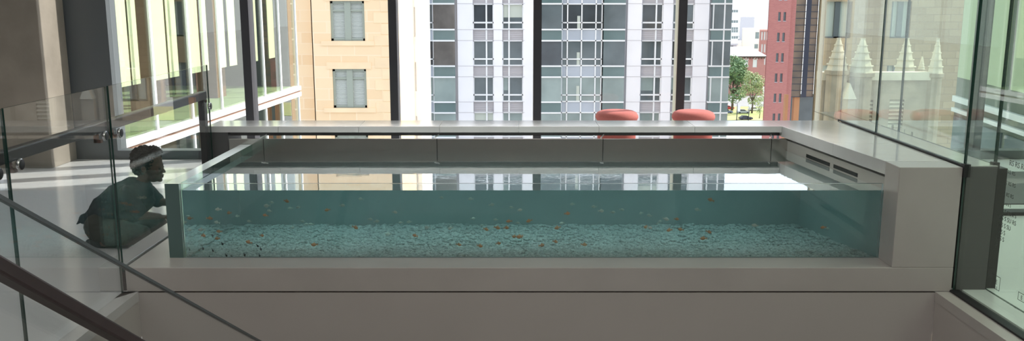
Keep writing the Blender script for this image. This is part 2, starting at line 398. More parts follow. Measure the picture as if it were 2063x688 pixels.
# cream strip painted as the lit side of one mullion
MB().box(3.475, 3.49, WY - .02, WY + .10, 0.1, 4.2).build('glazing_joint', M['white_alu'], D.objects['window_5'])
cov = MB().box(1.848, 1.853, WY - 0.03, WY + 0.155, 0.0, 4.2).build('mullion_lit_strip', M['cream'], D.objects['window_4'])
cov['label'] = 'cream strip painting the lit side'

# ================================================================ WATER TANK
tank = thing('fish_tank', 'long stone and glass fish tank brimming with teal water', 'fish tank', (0, 6.3, 0))
zc, zp, zw, zg = Z(-1.0), Z(-1.634), Z(-1.195), Z(-1.147)
FY, GY = 5.333, 5.55
XL, XR = -2.571, 2.74
pl = MB().prism([(-2.403, FY), (XR, FY), (XR, GY + .01), (-2.20, GY + .01), (-2.20, 7.13), (-2.403, 7.13)], 0.001, zp)
pl.build('plinth', M['stone'], tank, bevel=0.004)
MB().box(XL, -2.431, FY, 7.10, 0.001, zp).build('plinth_edge', M['coping'], tank, bevel=0.004)
MB().box(-2.431, -2.403, FY + 0.02, 7.10, 0.001, zp - 0.03).build('channel', M['black'], tank)
# right end block, its lower wall inside the tank, and the side piece beyond the glass line
MB().box(2.357, XR, FY, 5.545, zp, zc).build('end_block', M['stone'], tank, bevel=0.004)
MB().prism([(2.405, 5.545), (2.74, 5.545), (2.74, 7.26), (2.21, 7.26)], 0.001, Z(-1.118)).build('side_wall', M['stone'], tank)
MB().prism([(2.52, 5.545), (2.74, 5.545), (2.74, 7.26), (2.33, 7.26)], Z(-1.118), Z(-1.087)).build('shadow_gap', M['black'], tank)  # black block painting the shade in the recess under the coping
sb = MB().box(2.78, 2.965, 5.36, 7.487, 0.0, zc - 0.001).build('side_block', M['block_dark'], tank); sb['label'] = 'charcoal side block beyond the glass'
sb = MB().box(2.99, 3.05, 5.40, 7.3, 0.0, zc - 0.02).build('side_post', M['black'], tank)
# overflow slots in the right wall, their dark openings painted as black bars
def wall_x(Y): return 2.405 + (2.21 - 2.405) * (Y - 5.545) / (7.26 - 5.545)
for (xa, ya), (xb, yb) in (((1625, 311), (1672, 329)), ((1680, 331), (1728, 351))):
    def hit(x, y):
        d = ray(x, y)
        # wall line X = a + b*Y
        b = (2.21 - 2.405) / (7.26 - 5.545); a = 2.405 - b * 5.545
        t = a / (d.x - b * d.y); return d * t
    p, q = hit(xa, ya), hit(xb, yb)
    zz = Z((p.z + q.z) / 2)
    mid = Vector(((p.x + q.x) / 2, (p.y + q.y) / 2, zz - 0.012)); al = Vector((q.x - p.x, q.y - p.y, 0)) / 2
    nrm = Vector((-al.y, al.x, 0)).normalized()
    MB().obox(mid, al, nrm * 0.003, Vector((0, 0, 0.013))).build('overflow_slot', M['black'], tank)
# coping slabs
CT, CTR = 0.05, 0.086
bx = [on_y(x, 254, 7.126).x for x in (414, 560, 722, 885, 1045, 1207, 1400)] + [2.173]
for i in range(len(bx) - 1):
    MB().box(bx[i] + 0.001, bx[i + 1] - 0.001, 7.126, 7.487, zc - CT, zc).build('coping_slab', M['coping'], tank, bevel=0.002)
def ledge_x(Y): return 2.357 + (2.173 - 2.357) * (Y - 5.545) / (7.126 - 5.545)
ysplit = 6.25
MB().prism([(ledge_x(5.546), 5.546), (2.74, 5.546), (2.74, ysplit - 0.001), (ledge_x(ysplit), ysplit - 0.001)], zc - CTR, zc).build('coping_slab', M['coping'], tank, bevel=0.002)
MB().prism([(ledge_x(ysplit), ysplit + 0.001), (2.74, ysplit + 0.001), (2.74, 7.487), (2.174, 7.487), (2.174, 7.126)], zc - CTR, zc).build('coping_slab', M['coping'], tank, bevel=0.002)
MB().box(2.78, 2.965, 5.36, 8.05, zc, zc + 0.004).build('coping_strip', M['coping'], tank)
# back wall, pier at the left end
MB().box(-2.29, 2.30, 7.252, 7.485, 0.001, Z(-1.17)).build('back_wall', M['block_dark'], tank)
MB().box(-2.29, 2.30, 7.19, 7.225, Z(-1.084), zc - CT).build('back_fascia', M['block_dark'], tank)
MB().box(-2.478, -2.292, 7.135, 7.485, 0.001, zc - CT).build('end_pier', M['block_dark'], tank)
# weirs
wx = [on_y(x, 280, 7.126).x for x in (460, 530, 880, 1215, 1555, 1612)]
for i in range(5):
    MB().box(wx[i] + 0.002, wx[i + 1] - 0.002, 7.128, 7.14, Z(-1.36), Z(-1.101)).build('overflow_weir', M['steel'], tank, bevel=0.002)
    if i: MB().box(wx[i] - .012, wx[i] + .012, 7.1405, 7.146, Z(-1.36), Z(-1.104)).build('joint_strip', M['black'], tank)
    if i: MB().obox((wx[i], 7.165, Z(-1.083)), (0.02, 0.045, 0.012), (-.003, .0015, 0), (0, -.001, .004)).build('weir_bracket', M['white_alu'], tank)
# basin below the waterline
MB().box(-2.25, 2.3, 7.132, 7.25, zp - 0.18, Z(-1.36)).build('basin_back', M['basin'], tank)
MB().box(-2.20, 2.6, 5.56, 7.25, zp - 0.155, zp - 0.121).build('basin_floor', M['basin'], tank)
sw = MB().prism([(2.398, 5.56), (2.404, 5.56), (2.209, 7.24), (2.203, 7.24)], zp - 0.12, Z(-1.20)).build('basin_side', M['basin'], tank)
# glass
glass_sheet('front_glass', -2.112, 2.356, GY, GY + 0.025, zp, zg, M['front_glass'], M['edge_light'], tank)
lg = MB().prism([(-2.205, GY), (-2.114, GY), (-2.10, 7.12), (-2.19, 7.12)], zp, zg); lg.m[2] = 1; lg.m[1] = 2
lg.build('left_glass', [M['acrylic'], M['acrylic_end'], M['acrylic_top']], tank)
# water
WXL, WYF, WYB = -2.108, GY + 0.028, 7.13
wb = MB().prism([(WXL, WYF), (wall_x(WYF) + 0.01, WYF), (wall_x(WYB) + 0.01, WYB), (WXL + 0.012, WYB)], zp - 0.15, zw)
wb.m[1] = 1
water = wb.build('water', [M['water_side'], M['water_top']])
tag(water, 'clear teal water filling the long fish tank', 'water', kind='stuff')
# gravel
random.seed(5)
gv = MB()
nx, ny = 90, 30
gx0, gx1, gy0, gy1 = -2.10, 2.36, 5.585, 7.12
for j in range(ny + 1):
    for i in range(nx + 1):
        x = gx0 + (gx1 - gx0) * i / nx; y = gy0 + (gy1 - gy0) * j / ny
        x = min(x, wall_x(y) - 0.004)
        gv.v.append((x, y, zp - 0.028 - 0.055 * (y - gy0) / (gy1 - gy0) + 0.010 * noise.noise((x * 3, y * 3, 0)) + random.uniform(-.004, .004)))
for j in range(ny):
    for i in range(nx):
        a = j * (nx + 1) + i; gv.f.append([a, a + 1, a + nx + 2, a + nx + 1]); gv.m.append(0); gv.sm.append(False)
ico = bmesh.new(); bmesh.ops.create_icosphere(ico, subdivisions=1, radius=1)
iv = [v.co.copy() for v in ico.verts]; ifc = [[v.index for v in f.verts] for f in ico.faces]; ico.free()
for k in range(8200):
    y = random.uniform(gy0 + .02, gy1 - .02) if k % 3 else random.uniform(gy0 + .02, gy0 + .5); x = random.uniform(gx0 + .02, wall_x(y) - .03)
    r = random.uniform(.008, .021); sx_, sy_, sz_ = r * random.uniform(.8, 1.5), r * random.uniform(.8, 1.3), r * random.uniform(.5, .9)
    a = random.uniform(0, 6.28); c_, s_ = math.cos(a), math.sin(a)
    zz = zp - 0.020 - 0.055 * (y - gy0) / (gy1 - gy0) + 0.010 * noise.noise((x * 3, y * 3, 0))
    gv.add([(x + (v.x * sx_) * c_ - (v.y * sy_) * s_, y + v.x * sx_ * s_ + v.y * sy_ * c_, zz + v.z * sz_) for v in iv], ifc)
gm = D.meshes.new('gravel'); gm.from_pydata(gv.v, [], gv.f); gm.materials.append(M['gravel'])
gravel = D.objects.new('gravel', gm); C.objects.link(gravel)
tag(gravel, 'pale gravel covering the bottom of the fish tank', 'gravel', kind='stuff')

# ---------------------------------------------------------------- fish
def fish_mesh(name, m_):
    b = MB(); n = 12
    prof = [(-.5, .02, .05), (-.42, .06, .16), (-.25, .11, .25), (0, .13, .30), (.2, .10, .22), (.36, .05, .10), (.44, .03, .06)]
    vs = []; fs = []
    for x, w, h in prof:
        for k in range(n):
            a = 2 * math.pi * k / n
            vs.append((x, w * math.cos(a), h * math.sin(a) - .02 * (1 - abs(x))))
    for i in range(len(prof) - 1):
        for k in range(n): fs.append((i * n + k, i * n + (k + 1) % n, (i + 1) * n + (k + 1) % n, (i + 1) * n + k))
    fs += [tuple(range(n)), tuple((len(prof) - 1) * n + k for k in range(n))]
    b.add(vs, fs, 0, True)
    b.add([(.42, -.012, .05), (.42, -.012, -.05), (.72, -.01, -.24), (.62, -.01, 0), (.72, -.01, .24), (.42, .012, .05), (.42, .012, -.05), (.72, .01, -.24), (.62, .01, 0), (.72, .01, .24)],
          [(0, 1, 3), (1, 2, 3), (0, 3, 4), (5, 8, 6), (6, 8, 7), (5, 9, 8), (0, 4, 9, 5), (4, 3, 8, 9), (3, 2, 7, 8), (2, 1, 6, 7)])
    b.add([(-.2, -.01, .23), (.05, -.01, .42), (.28, -.01, .16), (-.2, .01, .23), (.05, .01, .42), (.28, .01, .16)], [(0, 1, 2), (3, 5, 4), (0, 3, 4, 1), (1, 4, 5, 2)])
    o = b.build(name, m_)
    return o
F1 = [(985,175),(540,265),(393,307),(818,283),(462,408),(448,462),(795,440),(690,490),(345,440),(1195,510),(195,215),(240,235),(200,290),(1295,243)]
P1 = [(455,238),(603,290),(868,185),(830,210),(1010,230),(1073,222),(215,350),(445,338),(695,330),(1170,352),(1105,330),(1030,378),(1415,208),(205,185),(325,395),(850,250),(1135,352)]
F2 = [(215,378),(672,440),(1395,330),(1308,380),(1222,392),(1378,380),(1012,510),(1318,500),(1438,448),(1478,448),(1175,520)]
P2 = [(255,158),(118,207),(878,148),(1100,157),(1265,202),(520,260),(330,315),(380,330),(562,340),(627,335),(1120,308),(1480,242),(1415,222),(1293,318),(1465,342),(1190,362),(945,383),(765,378),(465,428)]
F3 = [(395,270),(97,327),(315,380),(22,450),(303,487),(198,515),(1237,313),(1000,375),(1177,398),(1265,393),(1485,412),(1440,462),(1497,165),(525,510)]
P3 = [(30,243),(430,198),(597,217),(745,260),(815,240),(1025,285),(1090,348),(1155,313),(350,345),(1030,380),(1395,240),(655,250),(960,268),(1108,330)]
DK = [(340,540),(415,555),(760,520),(785,545),(520,595),(560,605),(390,608),(490,505),(235,545),(660,590),(775,595),(413,440)]
fish = [(320 + x * .2617, 360 + y * .2617, 'orange') for x, y in F1] + [(320 + x * .2617, 360 + y * .2617, 'pale') for x, y in P1] \
     + [(660 + x * .2616, 360 + y * .2616, 'orange') for x, y in F2] + [(660 + x * .2616, 360 + y * .2616, 'pale') for x, y in P2] \
     + [(1040 + x * .2616, 360 + y * .2616, 'orange') for x, y in F3] + [(1040 + x * .2616, 360 + y * .2616, 'pale') for x, y in P3] \
     + [(1420 + 818 * .2906, 360 + 340 * .2906, 'orange'), (1420 + 850 * .2906, 360 + 348 * .2906, 'pale'), (1420 + 345 * .2906, 360 + 325 * .2906, 'pale')] \
     + [(320 + x * .2617, 360 + y * .2617, 'dark') for x, y in DK]
proto = {}
random.seed(11)
zone_x = [(-2.2, -1.85, "at the tank's far left end"), (-1.85, -1.45, 'left of the reflected tower'), (-1.45, -.95, 'below the reflected tower'), (-.95, -.5, 'below the white reflection'),
          (-.5, -.05, 'left of the reflected mullion'), (-.05, .45, 'below the reflected mullion'), (.45, 1.0, 'below the left stool'), (1.0, 1.5, 'below the right stool'), (1.5, 2.5, 'near the right stone end')]
shoals = {}
for x, y, kind in fish:
    d = ray(x, y); t = (GY + 0.028) / d.y; p = d * t
    dn = d.normalized(); nrm = Vector((0, -1, 0)); eta = 1 / 1.333
    cosi = -dn.dot(nrm); k_ = 1 - eta * eta * (1 - cosi * cosi)
    r = dn * eta + nrm * (eta * cosi - math.sqrt(k_))
    dep = random.uniform(.12, .45) if kind == 'orange' else (random.uniform(.2, .8) if kind == 'pale' else random.uniform(.05, .12))
    q = p + r * (dep / r.y)
    zlow = zp + 0.012
    if q.z + E_ < zlow:
        q = p + r * max(0.04, (zlow - E_ - p.z) / r.z)
    if kind not in proto:
        o = fish_mesh('small_fish', M['fish_' + kind]); proto[kind] = o
    else:
        o = proto[kind].copy(); C.objects.link(o)
    o.location = (q.x, q.y, q.z + E_)
    sz = {'orange': random.uniform(.030, .040), 'pale': random.uniform(.028, .040), 'dark': .022}[kind]
    o.scale = (sz * random.choice((1, -1)), sz, sz)
    o.rotation_euler = (random.uniform(-.15, .15), random.uniform(-.25, .25) + (1.2 if kind == 'dark' else 0), random.uniform(-.6, .6))
    zr = q.z + E_
    lvl = 'high up' if zr > Z(-1.34) else ('in mid-water' if zr > Z(-1.50) else 'over the gravel')
    zone = next((n_ for a, b, n_ in zone_x if a <= q.x < b), zone_x[-1][2])
    shoals.setdefault((kind, lvl, zone), []).append(o)
words_ = ['', 'one', 'two', 'three', 'four', 'five', 'six', 'seven', 'eight', 'nine', 'ten']; nth = ['', 'leftmost', 'second from left', 'third from left', 'fourth from left', 'fifth from left', 'sixth from left', 'seventh from left', 'eighth from left']
for (kind, lvl, zone), os_ in shoals.items():
    cw = {'orange': 'orange fish', 'pale': 'pale fish', 'dark': 'dark fish'}[kind]
    os_.sort(key=lambda o: o.location.x / o.location.y)
    for k, o in enumerate(os_):
        if len(os_) == 1: lab = '%s %s %s %s' % ('tiny' if kind == 'dark' else 'single small', cw, lvl, zone)
        else:
            pos = 'rightmost' if k == len(os_) - 1 else nth[k + 1]
            lab = '%s of %s %s %s %s' % (pos, words_[len(os_)], cw, lvl, zone)
        tag(o, lab, 'fish', 'small fish in the tank')

# ================================================================ GLASS BALUSTRADES
GX = -2.417
def left_panel(name, y0, y1, z0, z1, label):
    g = thing(name, label, 'glass panel', (GX, (y0 + y1) / 2, 0), 'glass balustrade panels beside the opening')
    glass_sheet('pane', GX - 0.006, GX + 0.006, y0, y1, z0, z1, M['glass'], M['edge'], g)
    return g
def knob(parent, x, y, z, sgn):
    b = MB()
    ring = [(.0, 0), (.026, 0), (.03, .004), (.03, .014), (.026, .018), (.0, .018)]
    vs = []
    b.lathe([(max(r, .0005), zz) for r, zz in ring], n=24)
    b.v = [(x + sgn * (.007 + v[2]), y + v[0], z + v[1]) for v in b.v]
    b.m[4 * 24:5 * 24] = [1] * 24; b.m[-1] = 1
    b.build('standoff_knob', [M['chrome'], M['black']], parent)
top = Z(-0.505)
p1 = left_panel('glass_balustrade', 2.85, 4.20, -0.35, top, 'clear glass balustrade panel nearest the camera on the left')
p2 = left_panel('glass_balustrade', 4.215, 5.30, -0.35, top, 'clear glass balustrade panel between the concrete column and the plinth corner')
p3 = left_panel('glass_balustrade', 5.335, 7.10, zp - 0.028, top, 'clear glass balustrade panel standing in the plinth before the child')
knob(p1, GX, 4.10, Z(-.80), 1); knob(p2, GX, 4.29, Z(-.79), 1); knob(p2, GX, 5.22, Z(-.79), 1); knob(p3, GX, 5.42, Z(-.80), 1)
knob(p3, GX, 7.07, Z(-.83), 1)
# handrail on the gallery side
hr = thing('handrail', 'dark bronze handrail fixed along the glass balustrade ending in a post', 'handrail', (-2.4, 5, 0))
hx = -2.456; hz = Z(-.745)
MB().box(hx - .028, hx + .026, 2.9, 7.10, hz - .032, hz + .032).build('rail', M['rail'], hr, bevel=.008)
MB().box(hx - .028, hx + .022, 7.035, 7.10, zp + .001, hz - .03).build('end_post', M['rail'], hr, bevel=.004)
for yy in (4.1, 4.29, 5.22, 5.42):
    MB().box(hx - .01, hx + .01, yy - .014, yy + .014, hz - .085, hz - .03).box(hx - .01, GX - .008, yy - .014, yy + .014, hz - .085, hz - .065).build('bracket', M['copper'], hr)
MB().box(hx + .0, GX - .008, 7.06, 7.08, Z(-.80), Z(-.78)).build('bracket', M['copper'], hr)
# stair balustrade in front
SX = -1.5
def on_stair(x, y, X=SX): return on_x(x, y, X)
a0, a1 = on_stair(0, 400), on_stair(520, 688)
dirv = (a1 - a0).normalized(); s0 = a0 - dirv * .9; s1 = a1 + dirv * .9
sg = thing('stair_balustrade', 'sloping glass stair balustrade with thin metal top edge', 'balustrade', (SX, 3.5, -1.6))
vs = []
for xx in (SX - .006, SX + .006):
    for p, dz in ((s0, -1.25), (s1, -1.25), (s1, 0), (s0, 0)): vs.append((xx, p.y, p.z + dz))
b = MB().add(vs, [(0, 1, 2, 3), (7, 6, 5, 4)], 0).add([vs[i] for i in range(8)], [(0, 4, 5, 1), (1, 5, 6, 2), (2, 6, 7, 3), (3, 7, 4, 0)], 1)
b.build('pane', [M['glass'], M['edge']], sg)
MB().obox((s0 + s1) / 2 + Vector((0, 0, .002)), (s1 - s0) / 2, Vector((.009, 0, 0)), Vector((0, -dirv.z, dirv.y)) * .006).build('top_edge', M['grey_metal'], sg)
r0, r1 = on_stair(0, 542, -1.42), on_stair(285, 703, -1.42)
rd = (r1 - r0).normalized(); q0, q1 = r0 - rd * .8, r1 + rd * 1.6
sr = thing('stair_handrail', 'dark brown sloping stair handrail crossing the lower left corner', 'handrail', (-1.42, 3.2, -1.6))
perp = Vector((0, -rd.z, rd.y))
MB().obox((q0 + q1) / 2, (q1 - q0) / 2, Vector((.028, 0, 0)), perp * .024).build('rail', M['brown_rail'], sr, bevel=.008)
for k in (0.15, 0.55, .9):
    p = q0.lerp(q1, k)
    MB().box(SX + .006, -1.42, p.y - .012, p.y + .012, p.z - .05, p.z - .03).build('bracket', M['chrome'], sr)
# the stair under it
stp = MB(); n = 11
for i in range(n):
    y0 = 1.5 + i * .29; stp.box(-1.46, 0.2, y0, y0 + .30, -3.2, -0.17 * (i + 1) - .3)
struct(stp.build('floor_stairs', M['stone']), 'stair flight descending under the tank', 'stairs')
struct(MB().box(-1.56, -1.46, 1.4, 5.1, -3.2, -2.9).build('trim_stringer', M['stone']))

# right glass screens
def right_panel(x, y0, y1, z0, z1, label, mg=None):
    g = thing('glass_screen', label, 'glass panel', (x, (y0 + y1) / 2, z0), 'tall glass screens along the right side')
    glass_sheet('pane', x - .006, x + .006, y0, y1, z0, z1, mg or M['glass_right'], M['edge'], g)
    return g
zt = 4.1
g1 = right_panel(RX, 3.6, 5.345, -.05, zt, 'tall glass screen in front of the charcoal end of the tank')
g2 = right_panel(RX, 5.36, 6.70, zc + .001, zt, 'tall glass screen on the wide front part of the right coping')
g3 = right_panel(RX, 6.715, 8.15, zc + .001, zt, 'tall glass screen at the back corner of the right coping')
g4 = right_panel(2.975, 3.6, 5.40, 0.006, zt, 'outer lettered glass screen over the pale terrazzo floor')
g5 = right_panel(2.975, 5.42, 6.80, zc + .006, zt, 'outer glass screen behind the wide front part of the right coping')
g6 = right_panel(2.975, 6.815, 8.04, zc + .006, zt, 'outer glass screen behind the back corner of the coping')
glass_sheet('lower_pane', RX - .006, RX + .006, 7.50, 8.15, 0.002, zc, M['glass_right'], M['edge'], g3)
MB().box(RX - .02, RX + .02, 5.32, 5.36, zc - .06, zc + .02).build('clamp', M['black'], g1)
MB().box(2.95, 2.99, 5.385, 5.425, zc - .06, zc + .02).build('clamp', M['black'], g4)
struct(MB().box(RX - .03, RX + .03, 3.4, 5.34, -.03, .012).build('trim_channel', M['black']))
MB().box(RX - .012, RX + .012, 5.36, 6.705, zc, zc + .012).build('base_channel', M['black'], g2)
MB().box(RX - .012, RX + .012, 6.71, 7.48, zc, zc + .012).build('base_channel', M['black'], g3)
# lettering fritted on the outer screen
LX = 2.966
def frit(s, x, y, hpx, parent=g4):
    p = on_x(x, y, LX); q = on_x(x, y - hpx, LX)
    text_mesh('lettering', s, (q.z - p.z) * 1.45, M['ink'], parent, p, (0, -1, 0), (0, 0, 1))
for s, x, y, h in (('S S R S R S', 2019, 429, 8), ('S S S SU RS', 2013, 441, 9), ('S S S SU', 2012, 455, 9), ('S S S', 2011, 469, 9), ('S S S', 2009, 482, 9), ('S', 2006, 494, 9),
                   ('RS RS RS', 2033, 333, 11), ('RS RS', 2030, 350, 8), ('S RS RS', 2026, 372, 8), ('S RS RS', 2022, 394, 8), ('S U R S', 2022, 413, 6),
                   ('E', 2005, 572, 9), ('-3', 2004, 583, 7), ('E', 2056, 604, 9), ('-4', 1999, 603, 8), ('-3', 2041, 626, 8)):
    frit(s, x, y, h)
for (xa, ya, xb, yb) in ((1999, 551, 2013, 588), (2052, 588, 2064, 612)):
    a_, b_ = on_x(xa, ya, LX), on_x(xb, yb, LX); y0, y1 = b_.y, a_.y; z0, z1 = b_.z, a_.z; t_ = .003
    MB().box(LX - .001, LX, y0, y1, z1 - t_, z1).box(LX - .001, LX, y0, y1, z0, z0 + t_).box(LX - .001, LX, y0, y0 + t_, z0, z1).box(LX - .001, LX, y1 - t_, y1, z0, z1).build('lettering', M['ink'], g4)
for s, x, y, h in (('III', 1793, 293, 9), ('I', 1819, 294, 8), ('III', 1833, 300, 8)):
    p = on_x(x, y, LX); q = on_x(x, y - h, LX)
    text_mesh('lettering', s, (q.z - p.z) * 1.45, M['ink'], g5, (LX, p.y, max(p.z, zc + .01)), (0, -1, 0), (0, 0, 1))

# ================================================================ STOOLS
def stool(loc, label):
    s = thing('round_stool', label, 'stool', loc, 'red stools behind the tank')
    h = .655
    prof = [(.03, h - .005), (.12, h), (.17, h - .006), (.205, h - .022), (.222, h - .05), (.224, h - .075), (.212, h - .10), (.19, h - .112), (.03, h - .113)]
    o = MB().lathe(prof[::-1], n=48).build('seat_cushion', M['red_fabric'], s); o.location = (0, 0, 0)
    o = MB().lathe([(.15, .06), (.185, .075), (.198, .3), (.205, h - .125), (.203, h - .11)], n=48).build('base', M['stool_base'], s); o.location = (0, 0, 0)
    o = MB().lathe([(.15, 0), (.16, .004), (.16, .062), (.15, .066)], n=40).build('plinth_ring', M['grey_metal'], s); o.location = (0, 0, 0)
    return s
st1 = stool((1.098, 9.3, 0), 'round salmon red stool behind the tank, clear of the window mullion')
copy_tree(st1, (1.90, 9.3, 0), 'round salmon red stool standing right in front of a window mullion')

# ================================================================ CHILD
def fuse(name, mb, m_, vox, parent=None, smooth=4, disp=0.0, dscale=20.0, loc=None):
    me = D.meshes.new(name + '_src'); me.from_pydata(mb.v, [], mb.f)
    o = D.objects.new(name + '_src', me); C.objects.link(o)
    r = o.modifiers.new('r', 'REMESH'); r.mode = 'VOXEL'; r.voxel_size = vox
    s = o.modifiers.new('s', 'SMOOTH'); s.iterations = smooth; s.factor = .5
    dg = bpy.context.evaluated_depsgraph_get(); dg.update()
    res = D.meshes.new_from_object(o.evaluated_get(dg)); D.objects.remove(o); D.meshes.remove(me)
    if disp > 0:
        nm = [v.normal.copy() for v in res.vertices]
        for v, n_ in zip(res.vertices, nm):
            v.co += n_ * disp * noise.fractal(Vector(v.co) * dscale, 1.0, 2.0, 3)
    for p in res.polygons: p.use_smooth = True
    res.name = name; res.materials.clear(); res.materials.append(m_)
    ob = D.objects.new(name, res); C.objects.link(ob)
    if parent is not None: ob.parent = parent; ob.location = -world_loc(parent)
    return ob
PY_ = 6.45
def P(x, y, z): return Vector((x, PY_ + y, z))
body = MB()
# trunk
body.cap(P(-3.02, 0, .15), .12, P(-3.0, 0, .25), .11).cap(P(-3.0, 0, .25), .11, P(-2.90, 0, .32), .105).cap(P(-2.90, 0, .32), .105, P(-2.80, 0, .375), .105)
body.cap(P(-2.78, -.10, .395), .055, P(-2.78, .10, .395), .055)
body.cap(P(-2.75, 0, .43), .052, P(-2.685, 0, .53), .046)
# legs folded under, knees toward the tank
for sgn in (-1, 1):
    body.cap(P(-3.0, sgn * .075, .12), .085, P(-2.70, sgn * .15, .105), .058)
    body.cap(P(-2.70, sgn * .15, .10), .052, P(-2.98, sgn * .13, .05), .036)
    body.cap(P(-2.98, sgn * .13, .05), .03, P(-3.08, sgn * .10, .03), .022)
# head
body.ell(P(-2.672, 0, .632), (.104, .082, .098))
body.ell(P(-2.628, 0, .585), (.066, .064, .085))
body.ell(P(-2.618, 0, .525), (.046, .050, .046))
body.cap(P(-2.640, 0, .515), .045, P(-2.600, 0, .498), .024)
body.ell(P(-2.592, 0, .486), (.018, .022, .014))
body.cap(P(-2.572, 0, .585), .008, P(-2.556, 0, .549), .0105)
for sgn in (-1, 1):
    body.ell(P(-2.563, sgn * .010, .545), (.008, .007, .006))
    body.ell(P(-2.672, sgn * .083, .578), (.018, .010, .028))
    body.ell(P(-2.585, sgn * .030, .598), (.014, .022, .008))
    body.ell(P(-2.59, sgn * .04, .555), (.02, .018, .018))
body.ell(P(-2.573, 0, .524), (.013, .022, .0065)); body.ell(P(-2.577, 0, .509), (.013, .019, .0065))
# arms
def arm(sh, el, wr, rads, fing):
    body.cap(sh, rads[0], el, rads[1]); body.cap(el, rads[1] * .95, wr, rads[2])
    d = (wr - el).normalized()
    side = Vector((0, 1, 0)); palm = wr + d * .032
    upn = d.cross(side).normalized()
    for k in (-1, 0, 1): body.cap(wr, .014, palm + side * .014 * k, .012)
    for k, (ln, off) in enumerate(((.036, -.024), (.043, -.008), (.040, .008), (.030, .023))):
        b0 = palm + side * off; b1 = b0 + d * ln * .5 + upn * .006 * fing; b2 = b1 + d * ln * .35 + upn * -.010 * fing; b3 = b2 + d * ln * .2 + upn * -.014 * fing
        body.cap(palm + side * off * .7, .0085, b0, .0085, 8); body.cap(b0, .0082, b1, .0076, 8); body.cap(b1, .0076, b2, .007, 8); body.cap(b2, .007, b3, .006, 8)
    th0 = wr + d * .012 - side * .016
    th1 = th0 + d * .022 - side * .018; th2 = th1 + d * .022 - side * .004
    body.cap(th0, .011, th1, .009, 8); body.cap(th1, .0088, th2, .007, 8)
arm(P(-2.775, -.125, .395), P(-2.685, -.175, .262), P(-2.575, -.115, .238), (.05, .036, .024), 1)
arm(P(-2.775, .125, .395), P(-2.675, .17, .285), P(-2.575, .10, .290), (.05, .036, .024), 1)
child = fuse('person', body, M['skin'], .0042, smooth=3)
tag(child, 'child in dark shirt kneeling hunched on the floor, looking into the fish tank', 'person')
hair = MB()
Rh = Matrix.Rotation(.25, 3, 'Y')
hair.ell(P(-2.688, 0, .645), (.106, .098, .100), Rh); hair.ell(P(-2.715, 0, .610), (.080, .09, .085)); hair.ell(P(-2.735, 0, .575), (.05, .07, .055)); hair.ell(P(-2.628, 0, .688), (.058, .075, .052))
ho = fuse('hair', hair, M['hair'], .005, child, smooth=2, disp=.011, dscale=75)
for sgn in (-1, 1):
    e = MB().ell(P(-2.578, sgn * .031, .578), (.010, .013, .008)).build('eye', M['eye_white'], child)
shirt = MB()
shirt.cap(P(-3.0, 0, .215), .135, P(-3.0, 0, .25), .128).cap(P(-3.0, 0, .25), .128, P(-2.90, 0, .335), .126).cap(P(-2.90, 0, .335), .126, P(-2.80, 0, .385), .122)
shirt.cap(P(-2.785, -.11, .395), .072, P(-2.785, .11, .395), .072)
shirt.cap(P(-2.80, 0, .36), .115, P(-2.735, 0, .40), .088).cap(P(-2.77, 0, .42), .07, P(-2.725, 0, .462), .056)
shirt.cap(P(-2.84, 0, .25), .10, P(-2.74, 0, .33), .095)
for sgn, el in ((-1, P(-2.695, -.17, .285)), (1, P(-2.69, .165, .30))):
    shirt.cap(P(-2.785, sgn * .125, .395), .066, el, .055)
# hem standing off the back
shirt.cap(P(-3.08, -.07, .235), .05, P(-3.14, -.09, .20), .03).cap(P(-3.08, .03, .235), .05, P(-3.14, .03, .20), .03).cap(P(-3.14, -.07, .22), .022, P(-3.205, -.07, .165), .007).cap(P(-3.14, -.03, .22), .022, P(-3.19, -.02, .165), .007)
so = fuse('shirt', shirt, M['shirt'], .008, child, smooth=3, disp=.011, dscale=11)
trs = MB()
trs.cap(P(-3.025, -.04, .15), .132, P(-3.025, .04, .15), .132)
for sgn in (-1, 1):
    trs.cap(P(-3.0, sgn * .08, .125), .105, P(-2.70, sgn * .15, .11), .074)
    trs.cap(P(-2.70, sgn * .15, .10), .066, P(-2.95, sgn * .13, .06), .05)
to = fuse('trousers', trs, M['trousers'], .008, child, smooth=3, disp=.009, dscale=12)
for ob in (to, so):
    for v in ob.data.vertices:
        if v.co.z < .004: v.co.z = .004
for v in child.data.vertices:
    if v.co.z < .004: v.co.z = .004
for sgn in (-1, 1):
    shb = MB().cap(P(-3.02, sgn * .125, .045), .036, P(-3.11, sgn * .095, .034), .028)
    o = fuse('shoe', shb, M['shoe'], .006, child, smooth=2)
    for v in o.data.vertices: v.co.z = max(v.co.z, .004)

# ================================================================ OUTSIDE
GZ = Z(-39.0)
struct(MB().box(-400, 500, 11.5, 1500, GZ - 1, GZ).build('ground', M['asphalt']), 'city street ground far below', 'ground')
lawn = struct(MB().box(40, 130, 292, 330, GZ, GZ + .15).build('lawn', M['lawn']), 'sunny lawn between trees and parked cars', 'lawn')

